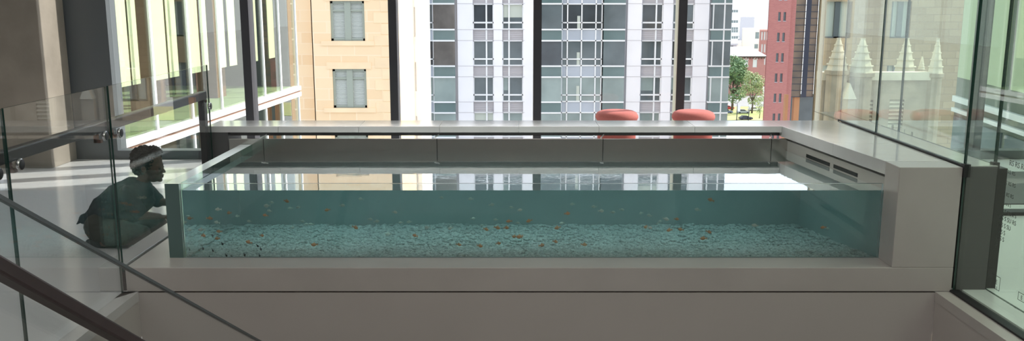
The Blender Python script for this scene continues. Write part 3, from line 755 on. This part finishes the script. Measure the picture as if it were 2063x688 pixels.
# ---- office wings with green blinds
def wing(name, label, A, Bp, nrm, blinds, mulls, zb, hi, lo, depth, cols, blind_z, ext=0.0):
    A, Bp = Vector((A.x, A.y, 0)), Vector((Bp.x, Bp.y, 0)); d = (Bp - A).normalized(); ln = (Bp - A).length; n = Vector(nrm)
    n = (n - d * n.dot(d)).normalized(); up = Vector((0, 0, 1))
    w = thing(name, label, 'building', (A.x - n.x * depth * .5, A.y, zb))
    def bar(nm, s0, s1, z0, z1, off, th, m_, par=w):
        c = A + d * (s0 + s1) / 2 + n * off; c.z = (z0 + z1) / 2
        return MB().obox(c, d * (s1 - s0) / 2, n * th / 2, up * (z1 - z0) / 2).build(nm, m_, par)
    bar('glazing', 0, ln, zb + .12, hi, 0, .01, M['wing_glass']); bar('glazing', 0, ln, lo, zb - .12, 0, .01, M['wing_glass'])
    bar('slab_band', 0, ln, zb - .11, zb - .02, .03, .1, M['white_alu']); bar('slab_band', 0, ln, zb + .02, zb + .11, .03, .1, M['white_alu']); bar('slab_joint', 0, ln, zb - .02, zb + .02, .01, .08, M['wood_col'])
    for s in mulls:
        bar('mullion', s - .03, s + .03, lo, hi, .015, .03, M['white_alu'])
    for s0, s1 in blinds:
        bar('roller_blind', s0, s1, blind_z, hi, -.22, .01, M['blind_green'])
    bar('floor_slab', 0, ln, zb - .1, zb + .10, -depth / 2 - .08, depth - .1, M['wing_floor'])
    bar('ceiling_slab', 0, ln, hi, hi + .4, -depth / 2, depth + .2, M['white_alu'])
    bar('back_wall', 0, ln, lo, hi, -depth, .2, M['wing_in']); bar('end_wall', ln - .05, ln, lo, hi, -depth / 2, depth - .3, M['wing_in']); bar('end_wall', 0, .05, lo, hi, -depth / 2, depth - .3, M['wing_in'])
    for s in cols: bar('column', s - .22, s + .22, zb + .1, hi, -1.0, .4, M['wood_col'])
    for s in [ln * .2, ln * .45, ln * .7, ln * .9]: bar('column', s - .15, s + .15, zb + .1, hi, -depth * .6, .3, M['wood_col'])
    bar('lower_floor', 0, ln, lo - .2, lo, -depth / 2, depth, M['wing_floor'])
    return w
A_ = on_z(242, 302, -1.95); B_ = on_z(600, 183, -1.95)
dv = (B_ - A_).normalized(); A0 = A_ - dv * 1.25
wl = (B_ - A0).length
def sA(x, y=0, off=0.0):
    """distance along the left wing's facade where the sight line (x, y) meets it"""
    n = Vector((dv.y, -dv.x, 0)); o = A0 + n * off; d = ray(x, y)
    t = (o.x * n.x + o.y * n.y) / (d.x * n.x + d.y * n.y)
    return Vector((d.x * t - o.x, d.y * t - o.y, 0)).dot(Vector((dv.x, dv.y, 0)))
bl = [(max(.05, sA(a, 0, -.22)), min(wl - .1, sA(b, 0, -.22))) for a, b in ((196, 250), (254, 270), (298, 327), (331, 350), (376, 395), (400, 412), (436, 448), (455, 470), (506, 513), (536, 548))]
ml = [sA(x) for x in (224, 296, 371.5, 433, 523, 557)] + [wl - .02]
wing('office_wing', 'glass office wing with pale green roller blinds, left of the stone tower', A0, B_, (1, 0, 0), bl, ml, Z(-1.95), Z(5), Z(-5.6), 7.0, [sA(284, 0, -1.0), sA(415, 0, -1.0)], Z(-1.18))
# added building; its blinds and bands paint the screens' reflection of the left wing
sw_ = thing('reflection_building', 'added dim building standing in for the reflection in the right glass screens', 'building', (12.5, 17, Z(-5)))
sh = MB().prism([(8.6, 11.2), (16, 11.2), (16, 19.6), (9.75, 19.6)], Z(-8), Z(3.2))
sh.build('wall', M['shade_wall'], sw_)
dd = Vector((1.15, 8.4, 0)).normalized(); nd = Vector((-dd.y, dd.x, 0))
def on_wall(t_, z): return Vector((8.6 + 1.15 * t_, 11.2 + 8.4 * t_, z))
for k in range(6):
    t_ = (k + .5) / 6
    MB().obox(on_wall(t_, Z(.75)), dd * (.58 if k % 2 else .50), nd * .04, (0, 0, 2.4)).build('window_blind', M['blind_reflected'], sw_)
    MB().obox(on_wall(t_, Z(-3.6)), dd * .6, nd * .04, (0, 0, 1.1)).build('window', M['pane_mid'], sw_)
MB().obox(on_wall(.5, Z(-2.12)), dd * 4.2, nd * .08, (0, 0, .06)).build('slab_band', M['white_alu'], sw_)  # white bands painting the slab edge reflected in the glass
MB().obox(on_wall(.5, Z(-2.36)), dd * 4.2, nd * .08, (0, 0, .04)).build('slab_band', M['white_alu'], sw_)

# ---- tan stone tower
TY = 50
def sash_window(par, x0, x1, z0, z1, y):
    fr = MB(); t = .13; xm = (x0 + x1) / 2; zt_ = z1 - (z1 - z0) * .24
    fr.box(x0, x0 + t, y, y + .12, z0, z1).box(x1 - t, x1, y, y + .12, z0, z1).box(xm - .17, xm + .17, y - .03, y + .12, z0, z1).box(x0, x1, y, y + .12, z1 - t, z1).box(x0, x1, y, y + .12, z0, z0 + t).box(x0, x1, y + .01, y + .11, zt_ - .05, zt_ + .05)
    f = fr.build('window', M['tan_frame'], par)
    for a, b in ((x0 + t, xm - .17), (xm + .17, x1 - t)):
        s = MB(); n = 26
        s.box(a, b, y + .16, y + .17, z0, z1, 1)
        for k in range(n):
            z = z0 + .1 + (z1 - z0 - .2) * (k + .5) / n
            s.obox((( a + b) / 2, y + .13, z), ((b - a) / 2, 0, 0), (0, .025, .025), (0, -.006, .006))
        s.build('blind', [M['slat'], M['pane_mid']], f)
    return f
tx0, tx1 = on_y(630, 120, TY).x, on_y(787, 120, TY).x
tan = thing('stone_tower', 'tan ashlar stone building with paired shuttered windows beyond the glass', 'building', ((tx0 + tx1) / 2, TY + 3, GZ))
holes = []
zb0, zt0, per = Z(-2.23), Z(-.05), 3.735
for k in range(-5, 5):
    holes.append((-10.03, -8.14, zb0 + k * per, zt0 + k * per))
MB().wall_holes(tx0, tx1, GZ, Z(16), TY, holes, .35).build('front_wall', M['tan'], tan)
MB().box(tx1 - .01, tx1, TY, TY + 12, GZ, Z(16)).build('side_wall', M['tan'], tan)
MB().box(on_y(560, 120, TY + .9).x, tx0 + .01, TY + .9, TY + 6, GZ, Z(16)).build('recessed_wall', M['tan'], tan)
MB().box(tx0, tx0 + .05, TY, TY + .95, GZ, Z(16)).build('return_wall', M['tan'], tan)
q = MB()
for k in range(60):
    z = Z(-18) + k * .62
    if z > Z(15.5): break
    q.box(tx1 - (.9 if k % 2 else .5), tx1 + .04, TY - .025, TY + .4, z, z + .58)
q.build('quoins', M['tan_smooth'], tan, bevel=.02)
for h in holes:
    if h[2] > Z(-12):
        sash_window(tan, h[0], h[1], h[2], h[3], TY + .12)
        MB().box(h[0] - .55, h[1] + .5, TY - .06, TY + .1, h[2] - .26, h[2]).build('window_sill', M['tan_smooth'], tan)
        MB().box(h[0] - .3, h[1] + .3, TY - .04, TY + .1, h[3], h[3] + .38).build('lintel', M['tan_smooth'], tan)
# ---- white building behind it
wy = 62
wx0, wx1 = on_y(780, 120, wy).x, on_y(846, 120, wy).x
wbd = thing('white_building', 'sunlit white stone building between the tan tower and the offices', 'building', ((wx0 + wx1) / 2, wy + 5, GZ))
slots = []
for xp in (819, 836.5):
    xs = on_y(xp, 100, wy).x
    for k in range(-2, 5):
        za = on_y(xp, 115 if xp < 830 else 108, wy).z
        slots.append((xs - .045, xs + .045, za - 2.6 + k * 3.75, za + k * 3.75 - .6))
MB().wall_holes(wx0, wx1, GZ, Z(22), wy, slots, .15).build('front_wall', M['white_stone'], wbd)
MB().box(wx0, wx1, wy + .14, wy + 8, GZ, Z(22)).build('core', M['white_stone'], wbd)
# ---- office block
OY = 85
def ox(x): return on_y(x, 60, OY).x
off = thing('office_block', 'pale stone office block with rows of dark windows and glass bays', 'building', (ox(1160), OY + 10, GZ))
rows = list(range(-6, 5)); r_top = lambda k: Z(-.365 - 3.40 * k); HW = 2.33; TR = 1.72
ztop, zbot = r_top(-6) + 1.2, r_top(4) - 3.4
for a, b in ((922, 953), (994.5, 1012), (1054, 1090), (1263, 1291.5), (1334.5, 1353.5), (1397, 1426)):
    MB().box(ox(a), ox(b), OY - .35, OY + 1, GZ, ztop).build('pier', M['pier'], off)
for a, b in ((917, 922), (1258, 1263), (1425.5, 1430)):
    MB().box(ox(a), ox(b), OY - .15, OY + 1, GZ, ztop).build('pier_reveal', M['louvre'], off)
MB().box(ox(844), ox(1470), OY + .6, OY + 18, GZ, ztop).build('core', M['pane_dark'], off)
random.seed(3)
for k in rows:
    zt_, zb_ = r_top(k), r_top(k) - HW; zm = zt_ - TR; sp = zb_ - (3.40 - HW)
    for z in (zb_ - .03, zt_ + .03):
        MB().box(ox(922), ox(1057), OY - .37, OY - .32, z - .022, z + .022).build('joint_line', M['louvre'], off); MB().box(ox(1263), ox(1426), OY - .37, OY - .32, z - .022, z + .022).build('joint_line', M['louvre'], off)
    for a, m_, b in ((953, 980, 994.5), (1012, 1025.5, 1054), (1291.5, 1321, 1334.5), (1353.5, 1366, 1397)):
        x0, xm, x1 = ox(a), ox(m_), ox(b); t = .07
        fr = MB().box(x0, x0 + t * 1.3, OY - .1, OY + .1, zb_, zt_).box(x1 - t * 1.3, x1, OY - .1, OY + .1, zb_, zt_).box(xm - t, xm + t, OY - .12, OY + .1, sp, zt_).box(x0, x1, OY - .1, OY + .1, zm - t, zm + t).box(x0, x1, OY - .16, OY + .1, zb_ - t, zb_ + t).box(x0, x1, OY - .1, OY + .1, zt_ - t, zt_ + t)
        f = fr.build('window', M['white_alu'], off)
        pm = random.choice(['pane_dark', 'pane_dark', 'pane_mid']) if k < 1 else random.choice(['pane_dark', 'pane_mid', 'pane_mid', 'pane_light'])
        if k == 3: pm = 'pane_light'
        MB().box(x0, x1, OY + .05, OY + .06, zb_, zt_).build('pane', M[pm], f)
        if random.random() < .45:
            MB().box(x0 + .12, (xm if random.random() < .6 else x1) - .1, OY + .03, OY + .045, zt_ - random.uniform(.6, 1.5), zt_ - .06).build('blind', M[random.choice(['pane_light', 'blind_shade', 'pane_mid'])], f)
        lv = MB().box(x0, x1, OY - .02, OY + .1, sp, zb_ - .06)
        for j in range(5): lv.box(x0, x1, OY - .10, OY, sp + .12 + j * .19, sp + .17 + j * .19)
        lv.build('louvre_panel', M['louvre'], off)
    # glass bays
    for a, b, grid in ((844, 874, (861,)), (1131, 1213, (1143, 1171.5, 1200))):
        x0, x1 = ox(a), ox(b); t = .055
        fr = MB().box(x0, x1, OY - .25, OY + .1, zm - t, zm + t).box(x0, x1, OY - .25, OY + .1, zb_ - t, zb_ + t).box(x0, x1, OY - .25, OY + .1, zt_ - t, zt_ + t)
        for g in (a + 1,) + grid + (b - 1,): fr.box(ox(g) - t, ox(g) + t, OY - .25, OY + .1, sp, zt_)
        f = fr.build('bay_window', M['white_alu'], off)
        MB().box(x0, x1, OY - .15, OY - .14, zb_, zt_).build('pane', M['pane_light' if k >= 2 else random.choice(['pane_dark', 'pane_mid'])], f)
        MB().box(x0, x1, OY - .15, OY - .14, sp, zb_).build('spandrel', M['spandrel_pale'], f)
        if a > 1000:
            g = grid[random.randint(0, 1)]
            MB().box(ox(g - 9), ox(g - 3), OY - .17, OY - .155, zb_, zb_ + random.uniform(.8, 1.5)).build('blind', M['blind_shade'], f)
    for a, b in ((874, 917), (1088, 1131), (1215, 1258), (1430, 1470)):
        x0, x1 = ox(a), ox(b)
        fr = MB().box(x0 - .1, x1, OY - .72, OY + .1, zb_ - .09, zb_ + .05).box(x0 - .1, x1, OY - .72, OY + .1, zt_ - .05, zt_ + .09)
        f = fr.build('corner_bay', M['white_alu'], off)
        MB().box(x0, x1, OY - .62, OY + .5, zb_, zt_).build('pane', M['pane_brown' if a == 874 and k < 2 else ('pane_light' if k >= 2 else random.choice(['pane_mid', 'pane_dark', 'pane_mid']))], f)
        MB().box(x0, x1, OY - .60, OY + .5, sp, zb_).build('spandrel', M['spandrel'], f)
        if a == 1430:
            MB().box(x1 - .75, x1 - .62, OY - .66, OY - .55, sp, zt_).build('corner_post', M['white_alu'], f)
            MB().box(x0 + .1, x0 + .2, OY - .66, OY - .55, zb_, zt_).build('corner_post', M['white_alu'], f)

# ---- red brick tower and dark glass tower
RY = 158
def rx(x): return on_y(x, 120, RY).x
rt = thing('brick_tower', 'tall red brick tower with paired narrow windows', 'building', (rx(1565), RY + 3, GZ))
hol = []
per = on_y(1570, 100, RY).z - on_y(1570, 141, RY).z
za = on_y(1570, 158, RY).z
cx = [(rx(1563), rx(1568)), (rx(1573.5), rx(1578.5))]
for k in range(-4, 6):
    for a, b in cx: hol.append((a, b, za + k * per - .65, za + k * per + .85))
MB().wall_holes(rx(1544), rx(1588), GZ, Z(24), RY, hol, .25).build('front_wall', M['red_brick'], rt)
MB().prism([(rx(1545), RY + .6), (rx(1603), RY + .6), (rx(1603) * 1.055, RY + 9), (rx(1545) * 1.055, RY + 9)], GZ, Z(24)).build('side_wall', M['red_brick'], rt)
for h in hol:
    f = MB().box(h[0], h[1], RY + .2, RY + .3, h[2], h[3]).build('window', M['pane_mid'], rt)
    f2 = MB().box(h[0] - .05, h[1] + .05, RY - .06, RY + .1, h[2] - .1, h[2]).build('window_sill', M['louvre'], rt)
DY = 120
def dx_(x): return on_y(x, 120, DY).x
dg_ = thing('glass_tower', 'dark bronze glass tower with navy fins on orange pillars', 'building', (dx_(1625), DY + 3, GZ))
zlow = on_y(1620, 196, DY).z
MB().sbox(dx_(1598), dx_(1617), DY, DY + 8, zlow, Z(18)).build('curtain_wall', M['bronze_glass'], dg_)
MB().sbox(dx_(1627), dx_(1642), DY, DY + 8, zlow, Z(18)).build('curtain_wall', M['bronze_glass'], dg_)
MB().sbox(dx_(1617), dx_(1627), DY - .3, DY + 8, zlow, Z(18)).build('fin', M['navy'], dg_)
MB().sbox(dx_(1642), dx_(1652), DY - .3, DY + 8, zlow, Z(18)).build('fin', M['navy'], dg_)
gb = MB()
for k in range(34): gb.box(dx_(1598), dx_(1642), DY - .06, DY, zlow + k * .87, zlow + k * .87 + .07)
gb.build('glazing_bars', M['navy'], dg_)
MB().sbox(dx_(1600) * 1.03, dx_(1652) * 1.03, DY + 4, DY + 8, GZ, zlow).build('lobby', M['pane_mid'], dg_)
for a, b in ((1588, 1594), (1606, 1617)):
    MB().box(dx_(a), dx_(b), DY + .2, DY + 1.0, GZ, zlow + .3).build('pillar', M['orange_stone'], dg_)

# ---- church seen through the right glass, and an added beige building standing in for a reflected tower
CY = 50
ch = thing('church', 'pale stone church with stepped pinnacles, seen through the right glass', 'church', (22, CY + 4, GZ))
def cx_(x, y=150, Y=CY): return on_y(x, y, Y)
def pinnacle(xc, ytip, ybase, wpx, Y):
    tip, base = cx_(xc, ytip, Y), cx_(xc, ybase, Y); h = tip.z - base.z; r = wpx / F_ * Y * .5
    b = MB(); n = 5
    prof = []
    for i in range(n):
        t0, t1 = i / n, (i + .86) / n
        prof += [(r * (1 - t0 * .84), h * t0), (r * (1 - t1 * .84), h * t1), (r * (1 - t1 * .84) * 1.17, h * (t1 + .01)), (r * (1 - t1 * .84) * 1.17, h * (t1 + .035))]
    prof += [(r * .16, h * .97), (r * .05, h * 1.0)]
    b.lathe(prof, (base.x, Y, base.z), n=8, smooth=False)
    b.build('pinnacle', M['church'], ch)
    s = MB().lathe([(r * .95, -6), (r * .95, -.25), (r * 1.15, -.2), (r * 1.15, 0), (r * .9, .02)], (base.x, Y, base.z), n=8, smooth=False).build('turret', M['church_wall'], ch)
pinnacle(1686, 77, 142, 44, CY); pinnacle(1734, 78, 146, 50, CY); pinnacle(1822, 77, 148, 44, CY + 3); pinnacle(1884, 78, 148, 30, CY + 1)
pinnacle(1700, 104, 142, 9, CY + 4); pinnacle(1856, 114, 140, 14, CY + 4)
pz = cx_(1780, 152).z
MB().box(cx_(1665).x, cx_(1890).x, CY + .8, CY + 1.6, pz - .35, pz + .1).build('parapet', M['church'], ch)
hl = []
for a, b, y0, y1 in ((1752, 1778, 206, 262), (1812, 1842, 205, 262)):
    hl.append((cx_(a).x, cx_(b).x, cx_(a, y1).z, cx_(a, y0).z))
MB().wall_holes(cx_(1665).x, cx_(1890).x, GZ, pz - .3, CY + 1.0, hl, .5).build('nave_wall', M['church_wall'], ch)
MB().box(cx_(1665).x + 1.2, cx_(1890).x, CY + 1.6, CY + 3.5, GZ, pz - .6).build('roof', M['church_wall'], ch)
for h in hl:
    lv = MB().box(h[0], h[1], CY + 1.4, CY + 1.5, h[2], h[3], 1)
    for j in range(7):
        z = h[2] + (h[3] - h[2]) * (j + .5) / 7
        lv.obox(((h[0] + h[1]) / 2, CY + 1.15, z), ((h[1] - h[0]) / 2, 0, 0), (0, .12, .08), (0, -.02, .03))
    lv.build('louvre_window', [M['church'], M['church_dark']], ch)
gab = MB(); a, b, t_ = cx_(1700, 200, CY - 1), cx_(1726, 200, CY - 1), cx_(1713, 168, CY - 1)
gab.add([(a.x, CY - 1, a.z), (b.x, CY - 1, b.z), (t_.x, CY - 1, t_.z), (a.x, CY + 1, a.z), (b.x, CY + 1, b.z), (t_.x, CY + 1, t_.z)], [(0, 1, 2), (5, 4, 3), (0, 3, 4, 1), (1, 4, 5, 2), (2, 5, 3, 0)])
gab.build('gable', M['church'], ch)
MB().box(a.x, b.x, CY - .9, CY + 1, GZ, a.z).build('buttress', M['church_wall'], ch)
BY = 75
def bx_(x, y=100): return on_y(x, y, BY)
bb = thing('reflection_tower', 'added beige building standing in for the tan tower reflected in the glass', 'building', (bx_(1760).x, BY + 4, GZ))
hb = []
for a, b in ((1656, 1712), (1790, 1830)):
    for k in range(-1, 4):
        z1_ = bx_(1680, 3).z + k * -3.9 * 1.35; z0_ = bx_(1680, 77).z + k * -3.9 * 1.35
        hb.append((bx_(a).x, bx_(b).x, z0_, z1_))
MB().wall_holes(bx_(1652).x, bx_(1960).x, GZ, Z(20), BY, hb, .4).build('front_wall', M['beige'], bb)
MB().prism([(bx_(1652).x, BY + .6), (bx_(1960).x, BY + .6), (bx_(1960).x, BY + 9), (bx_(1652).x + 4, BY + 9)], GZ, Z(20)).build('core', M['beige'], bb)
for h in hb:
    xm = (h[0] + h[1]) / 2
    f = MB().box(xm - .22, xm + .22, BY + .2, BY + .4, h[2], h[3]).box(h[0], h[0] + .2, BY + .2, BY + .4, h[2], h[3]).box(h[1] - .2, h[1], BY + .2, BY + .4, h[2], h[3]).box(h[0], h[1], BY + .2, BY + .4, h[2], h[2] + .12).build('window', M['grey_metal'], bb)
    MB().box(h[0], h[1], BY + .42, BY + .46, h[2], h[3]).build('pane', M['blind_shade'], f)

# ---- far street
def far_block(name, label, x0, x1, ytop, Y, m_, dep=15, wins=None, roofm=None, pane='pane_mid'):
    a, b = on_y(x0, ytop, Y), on_y(x1, ytop, Y)
    t = thing(name, label, 'building', ((a.x + b.x) / 2, Y + dep / 2, GZ))
    hs = []
    for (wx_, wy_, ww, wh) in wins or []:
        p, q2 = on_y(wx_, wy_, Y), on_y(wx_ + ww, wy_ + wh, Y); hs.append((p.x, q2.x, q2.z, p.z))
    MB().wall_holes(a.x, b.x, GZ, a.z, Y, hs, .3).build('front_wall', m_, t)
    MB().sbox(a.x, b.x, Y + .35, Y + dep, GZ, a.z).build('body', m_, t)
    for h in hs: MB().box(h[0], h[1], Y + .28, Y + .34, h[2], h[3]).build('window', M[pane], t)
    if roofm: MB().box(a.x - .5, b.x + .5, Y - .5, Y + dep, a.z, a.z + .8).build('roof', roofm, t)
    return t
far_block('white_apartment_building', 'bright white apartment building beside the office block, far away', 1440, 1491, -10, 520, M['white_far'], wins=[(x, y, 3.6, 5) for y in (20, 41, 55, 60.5, 73) for x in (1474, 1478.5, 1483)], pane='far_grey' if False else 'pane_light')
far_block('hazy_tower_block', 'pale grey stepped tower block on the far skyline', 1492, 1520, 34, 900, M['far_grey'])
far_block('hazy_slab_block', 'pale low slab block on the far skyline, right of the stepped one', 1516, 1560, 40, 980, M['white_far'])
far_block('cream_house', 'cream building with two sash windows behind the pale roof', 1496, 1536, 58, 460, M['cream'], wins=[(1522, 65, 7, 13), (1520, 89, 7, 9)], pane='pane_light')
far_block('low_grey_house', 'low house with dark window under a white roof, left of the cream building', 1464, 1484, 91, 430, M['far_grey'], wins=[(1472, 92, 5, 6)], roofm=M['roof'])
far_block('gabled_cream_house', 'low cream house between the grey roof and cream building', 1484.5, 1493.5, 86, 446, M['cream'])
far_block('brick_terrace', 'red brick terrace with tall white framed windows beside the tower', 1531, 1556, 61, 410, M['pink_brick'], wins=[(x, y, 2.6, 17) for y in (64, 89, 114) for x in (1534, 1539.5, 1545)], pane='slat')
# brick house with a pale hipped roof
hy = 370
ha, hb2 = on_y(1455, 113, hy), on_y(1540, 113, hy)
bh = thing('brick_house', 'old red brick house with pale hipped roof and bracketed cornice', 'house', ((ha.x + hb2.x) / 2, hy + 8, GZ))
ws = []
for x in (1464, 1499, 1517):
    p, q2 = on_y(x, 120, hy), on_y(x + 8, 136, hy); ws.append((p.x, q2.x, q2.z, p.z))
    p, q2 = on_y(x, 155, hy), on_y(x + 8, 171, hy); ws.append((p.x, q2.x, q2.z, p.z))
MB().wall_holes(ha.x, hb2.x, GZ, ha.z, hy, ws, .3).build('front_wall', M['pink_brick'], bh)
MB().box(ha.x, hb2.x, hy + .4, hy + 18, GZ, ha.z).build('body', M['pink_brick'], bh)
for h in ws:
    f = MB().box(h[0], h[1], hy + .2, hy + .3, h[2], h[3]).build('window', M['slat'], bh)
    MB().tube([(h[0] - .1, hy - .1, h[3]), ((h[0] + h[1]) / 2, hy - .1, h[3] + .7), (h[1] + .1, hy - .1, h[3])], .2, 6).build('window_arch', M['cream'], bh)
rz = on_y(1500, 99, hy).z
MB().add([(ha.x - 1, hy - 1, ha.z), (hb2.x + 1, hy - 1, ha.z), (hb2.x + 1, hy + 18, ha.z), (ha.x - 1, hy + 18, ha.z), (ha.x + 3, hy + 8, rz + .6), (hb2.x - 4, hy + 8, rz + .6)], [(0, 1, 5, 4), (1, 2, 5), (2, 3, 4, 5), (3, 0, 4), (3, 2, 1, 0)]).build('roof', M['roof'], bh)
cr = MB().box(ha.x - .8, hb2.x + .8, hy - .8, hy, ha.z - .5, ha.z)
for k in range(16): x = ha.x + k * (hb2.x - ha.x) / 15; cr.box(x - .15, x + .15, hy - .6, hy, ha.z - 1.1, ha.z - .4)
cr.build('cornice', M['bark'], bh)

# ---- trees
def tree(label, xp, Y, ytop, wpx, m_, seed, nl=2600):
    random.seed(seed)
    tp = on_y(xp, ytop, Y); H_ = tp.z - GZ; r = wpx / F_ * Y / 2
    t = thing('street_tree', label, 'tree', (tp.x, Y, GZ), 'trees along the far street')
    tk = MB().tube([(tp.x, Y, GZ), (tp.x + .15, Y, GZ + H_ * .25), (tp.x - .1, Y, GZ + H_ * .55)], [r * .085, r * .06, r * .04], 8)
    for k in range(5):
        a = k * 1.3; tk.tube([(tp.x, Y, GZ + H_ * .28), (tp.x + r * .6 * math.cos(a), Y + r * .6 * math.sin(a), GZ + H_ * .6)], [r * .045, r * .015], 6)
    tk.build('trunk', M['bark'], t)
    cr = MB(); clumps = []
    for k in range(16):
        a = random.uniform(0, 6.28); hh = random.uniform(.28, .9); rr = r * math.sqrt(max(.05, 1 - ((hh - .55) / .5) ** 2)) * random.uniform(.2, .75)
        clumps.append((tp.x + rr * math.cos(a), Y + rr * math.sin(a), GZ + H_ * hh, r * random.uniform(.36, .55)))
    for k in range(nl):
        c = random.choice(clumps); v = Vector((random.gauss(0, 1), random.gauss(0, 1), random.gauss(0, 1))).normalized() * c[3] * random.uniform(.75, 1.05)
        p = Vector(c[:3]) + v; p.z = min(p.z, GZ + H_)
        s = r * random.uniform(.05, .10); u = Vector((random.gauss(0, 1), random.gauss(0, 1), random.gauss(0, .6))).normalized(); w = u.cross(v).normalized() * s; u = u * s
        cr.add([p - u, p + w * .6, p + u, p - w * .6], [(0, 1, 2, 3)])
    cr.build('crown', m_, t)
tree('tall dark green street tree beside the office block corner', 1480, 318, 108, 64, M['leaf'], 1, 3600)
tree('pale yellow green tree in front of the brick house', 1519, 310, 143, 46, M['leaf_light'], 2, 2400)
tree('small slender tree standing beside the brick tower foot', 1532, 296, 192, 20, M['leaf_light'], 3, 900)
# ---- cars
def car(label, xp, yp, mk, rot=0.0, sc=1.0):
    g = on_z(xp, yp, -39.0)
    t = thing('parked_car', label, 'car', (g.x, g.y, GZ + .0), 'cars on the far street')
    prof = [(-2.2, .35), (2.2, .35), (2.25, .75), (1.9, .95), (1.0, 1.0), (.45, 1.45), (-1.1, 1.48), (-1.75, 1.0), (-2.2, .95)]
    n = len(prof)
    b = MB(); vs = [(x * sc, -.85, z * sc) for x, z in prof] + [(x * sc, .85, z * sc) for x, z in prof]
    b.add(vs, [tuple(range(n)), tuple(range(2 * n - 1, n - 1, -1))] + [(i, n + i, n + (i + 1) % n, (i + 1) % n) for i in range(n)])
    o = b.build('body', M[mk], t, bevel=.06); o.location = (0, 0, 0)
    gl = MB(); gp = [(.9, 1.02), (.42, 1.40), (-1.05, 1.43), (-1.6, 1.02)]
    gl.add([(x, y, z) for y in (-.87, .87) for x, z in gp], [(0, 1, 2, 3), (7, 6, 5, 4), (0, 4, 5, 1), (1, 5, 6, 2), (2, 6, 7, 3), (3, 7, 4, 0)])
    o = gl.build('windows', M['car_glass'], t); o.location = (0, 0, 0)
    for x in (-1.35, 1.35):
        for y in (-.8, .8):
            w = MB().lathe([(.05, -.1), (.3, -.1), (.33, 0), (.3, .1), (.05, .1)], n=16); w.v = [(x + v[0], y + v[2], .33 + v[1]) for v in w.v]
            o = w.build('wheel', M['tyre'], t); o.location = (0, 0, 0)
    t.rotation_euler = (0, 0, rot)
    return t
car('red parked car by the office block corner', 1466, 221, 'car_red', .1)
car('dark blue parked car below the red one', 1463, 229, 'car_blue', .05)
car('silver parked car behind the lamp posts', 1497, 229, 'car_silver', 0)
car('white parked car left of the small slender tree', 1519, 224, 'car_white', 0)
car('dark car in front of the lawn', 1502, 242, 'car_dark', .1)
# ---- lamp posts
def lamp(label, xp, yb, yt, banner):
    g = on_z(xp, yb, -39.0); h = on_y(xp, yt, g.y).z - GZ
    t = thing('street_lamp', label, 'street lamp', (g.x, g.y, GZ), 'street lamps')
    MB().tube([(g.x, g.y, GZ), (g.x, g.y, GZ + h)], [.16, .09], 8).build('pole', M['lamp_metal'], t)
    MB().ell((g.x, g.y, GZ + h + .3), (.32, .32, .45)).build('lantern', M['slat'], t)
    if banner: MB().box(g.x + .15, g.x + 1.0, g.y - .02, g.y + .02, GZ + h * .5, GZ + h * .85).build('banner', M['banner'], t)
lamp('street lamp with white banner left of the silver car', 1484, 243, 206, True)
lamp('plain street lamp right of the one with a banner', 1508, 243, 216, False)

# ================================================================ LIGHT
w = D.worlds.new('World'); bpy.context.scene.world = w; w.use_nodes = True
nt = w.node_tree; bg = nt.nodes['Background']
sky = nt.nodes.new('ShaderNodeTexSky'); sky.sky_type = 'NISHITA'; sky.sun_disc = False
sky.sun_elevation = math.radians(42); sky.sun_rotation = math.radians(80); sky.dust_density = 3.5; sky.air_density = 1.0
mixn = nt.nodes.new('ShaderNodeMix'); mixn.data_type = 'RGBA'; mixn.inputs['Factor'].default_value = .5
mulv = nt.nodes.new('ShaderNodeVectorMath'); mulv.operation = 'SCALE'; mulv.inputs['Scale'].default_value = 0.12
nt.links.new(sky.outputs[0], mulv.inputs[0]); nt.links.new(mulv.outputs[0], mixn.inputs['A']); mixn.inputs['B'].default_value = (1.0, 1.05, 1.12, 1)
nt.links.new(mixn.outputs['Result'], bg.inputs['Color']); bg.inputs['Strength'].default_value = 2.0
sun = D.lights.new('sun', 'SUN'); sun.energy = 5.5; sun.angle = math.radians(.6); sun.color = (1, .95, .86)
so_ = D.objects.new('sun', sun); C.objects.link(so_)
so_.rotation_euler = Vector((-.76, -.28, -.60)).to_track_quat('-Z', 'Y').to_euler()
TANKW = 42
def area(name, loc, size, power, color=(1, .95, .9), rot=(0, 0, 0), spread=180):
    l = D.lights.new(name, 'AREA'); l.shape = 'RECTANGLE'; l.size, l.size_y = size; l.energy = power; l.color = color; l.spread = math.radians(spread)
    o = D.objects.new(name, l); C.objects.link(o); o.location = loc; o.rotation_euler = rot
area('added_fill_light', (0, 1.5, 4.1), (3.5, 4), 64)  # added unseen fill over the stair opening
area('added_fill_light', (-5.5, 3, 4.1), (3, 4), 50)  # added unseen fill for the left gallery
area('added_fill_light', (0.0, 6.55, 4.1), (4.0, .6), TANKW, (1, .98, .95), spread=27)  # added unseen fill, narrowed to brighten gravel and water
area('added_fill_light', (6, 4.5, 4.1), (4, 6), 150)  # added unseen fill to brighten the right terrazzo

# ================================================================ CAMERA
cd = D.cameras.new('camera'); cd.sensor_fit = 'HORIZONTAL'; cd.sensor_width = 36; cd.lens = F_ / 2063 * 36; cd.clip_end = 3000; cd.clip_start = .05
co = D.objects.new('camera', cd); C.objects.link(co); co.location = (0, 0, E_); co.rotation_euler = (math.pi / 2 - TH, 0, 0)
sc = bpy.context.scene; sc.camera = co
sc.view_settings.view_transform = 'Standard'; sc.view_settings.look = 'None'; sc.view_settings.gamma = 1; sc.view_settings.exposure = 0.25
sc.view_settings.use_curve_mapping = False
cy = sc.cycles
cy.max_bounces = 14; cy.diffuse_bounces = 4; cy.glossy_bounces = 6; cy.transmission_bounces = 12; cy.transparent_max_bounces = 24
cy.use_denoising = True; cy.sample_clamp_indirect = 8; cy.caustics_refractive = True; cy.caustics_reflective = True; cy.blur_glossy = .3
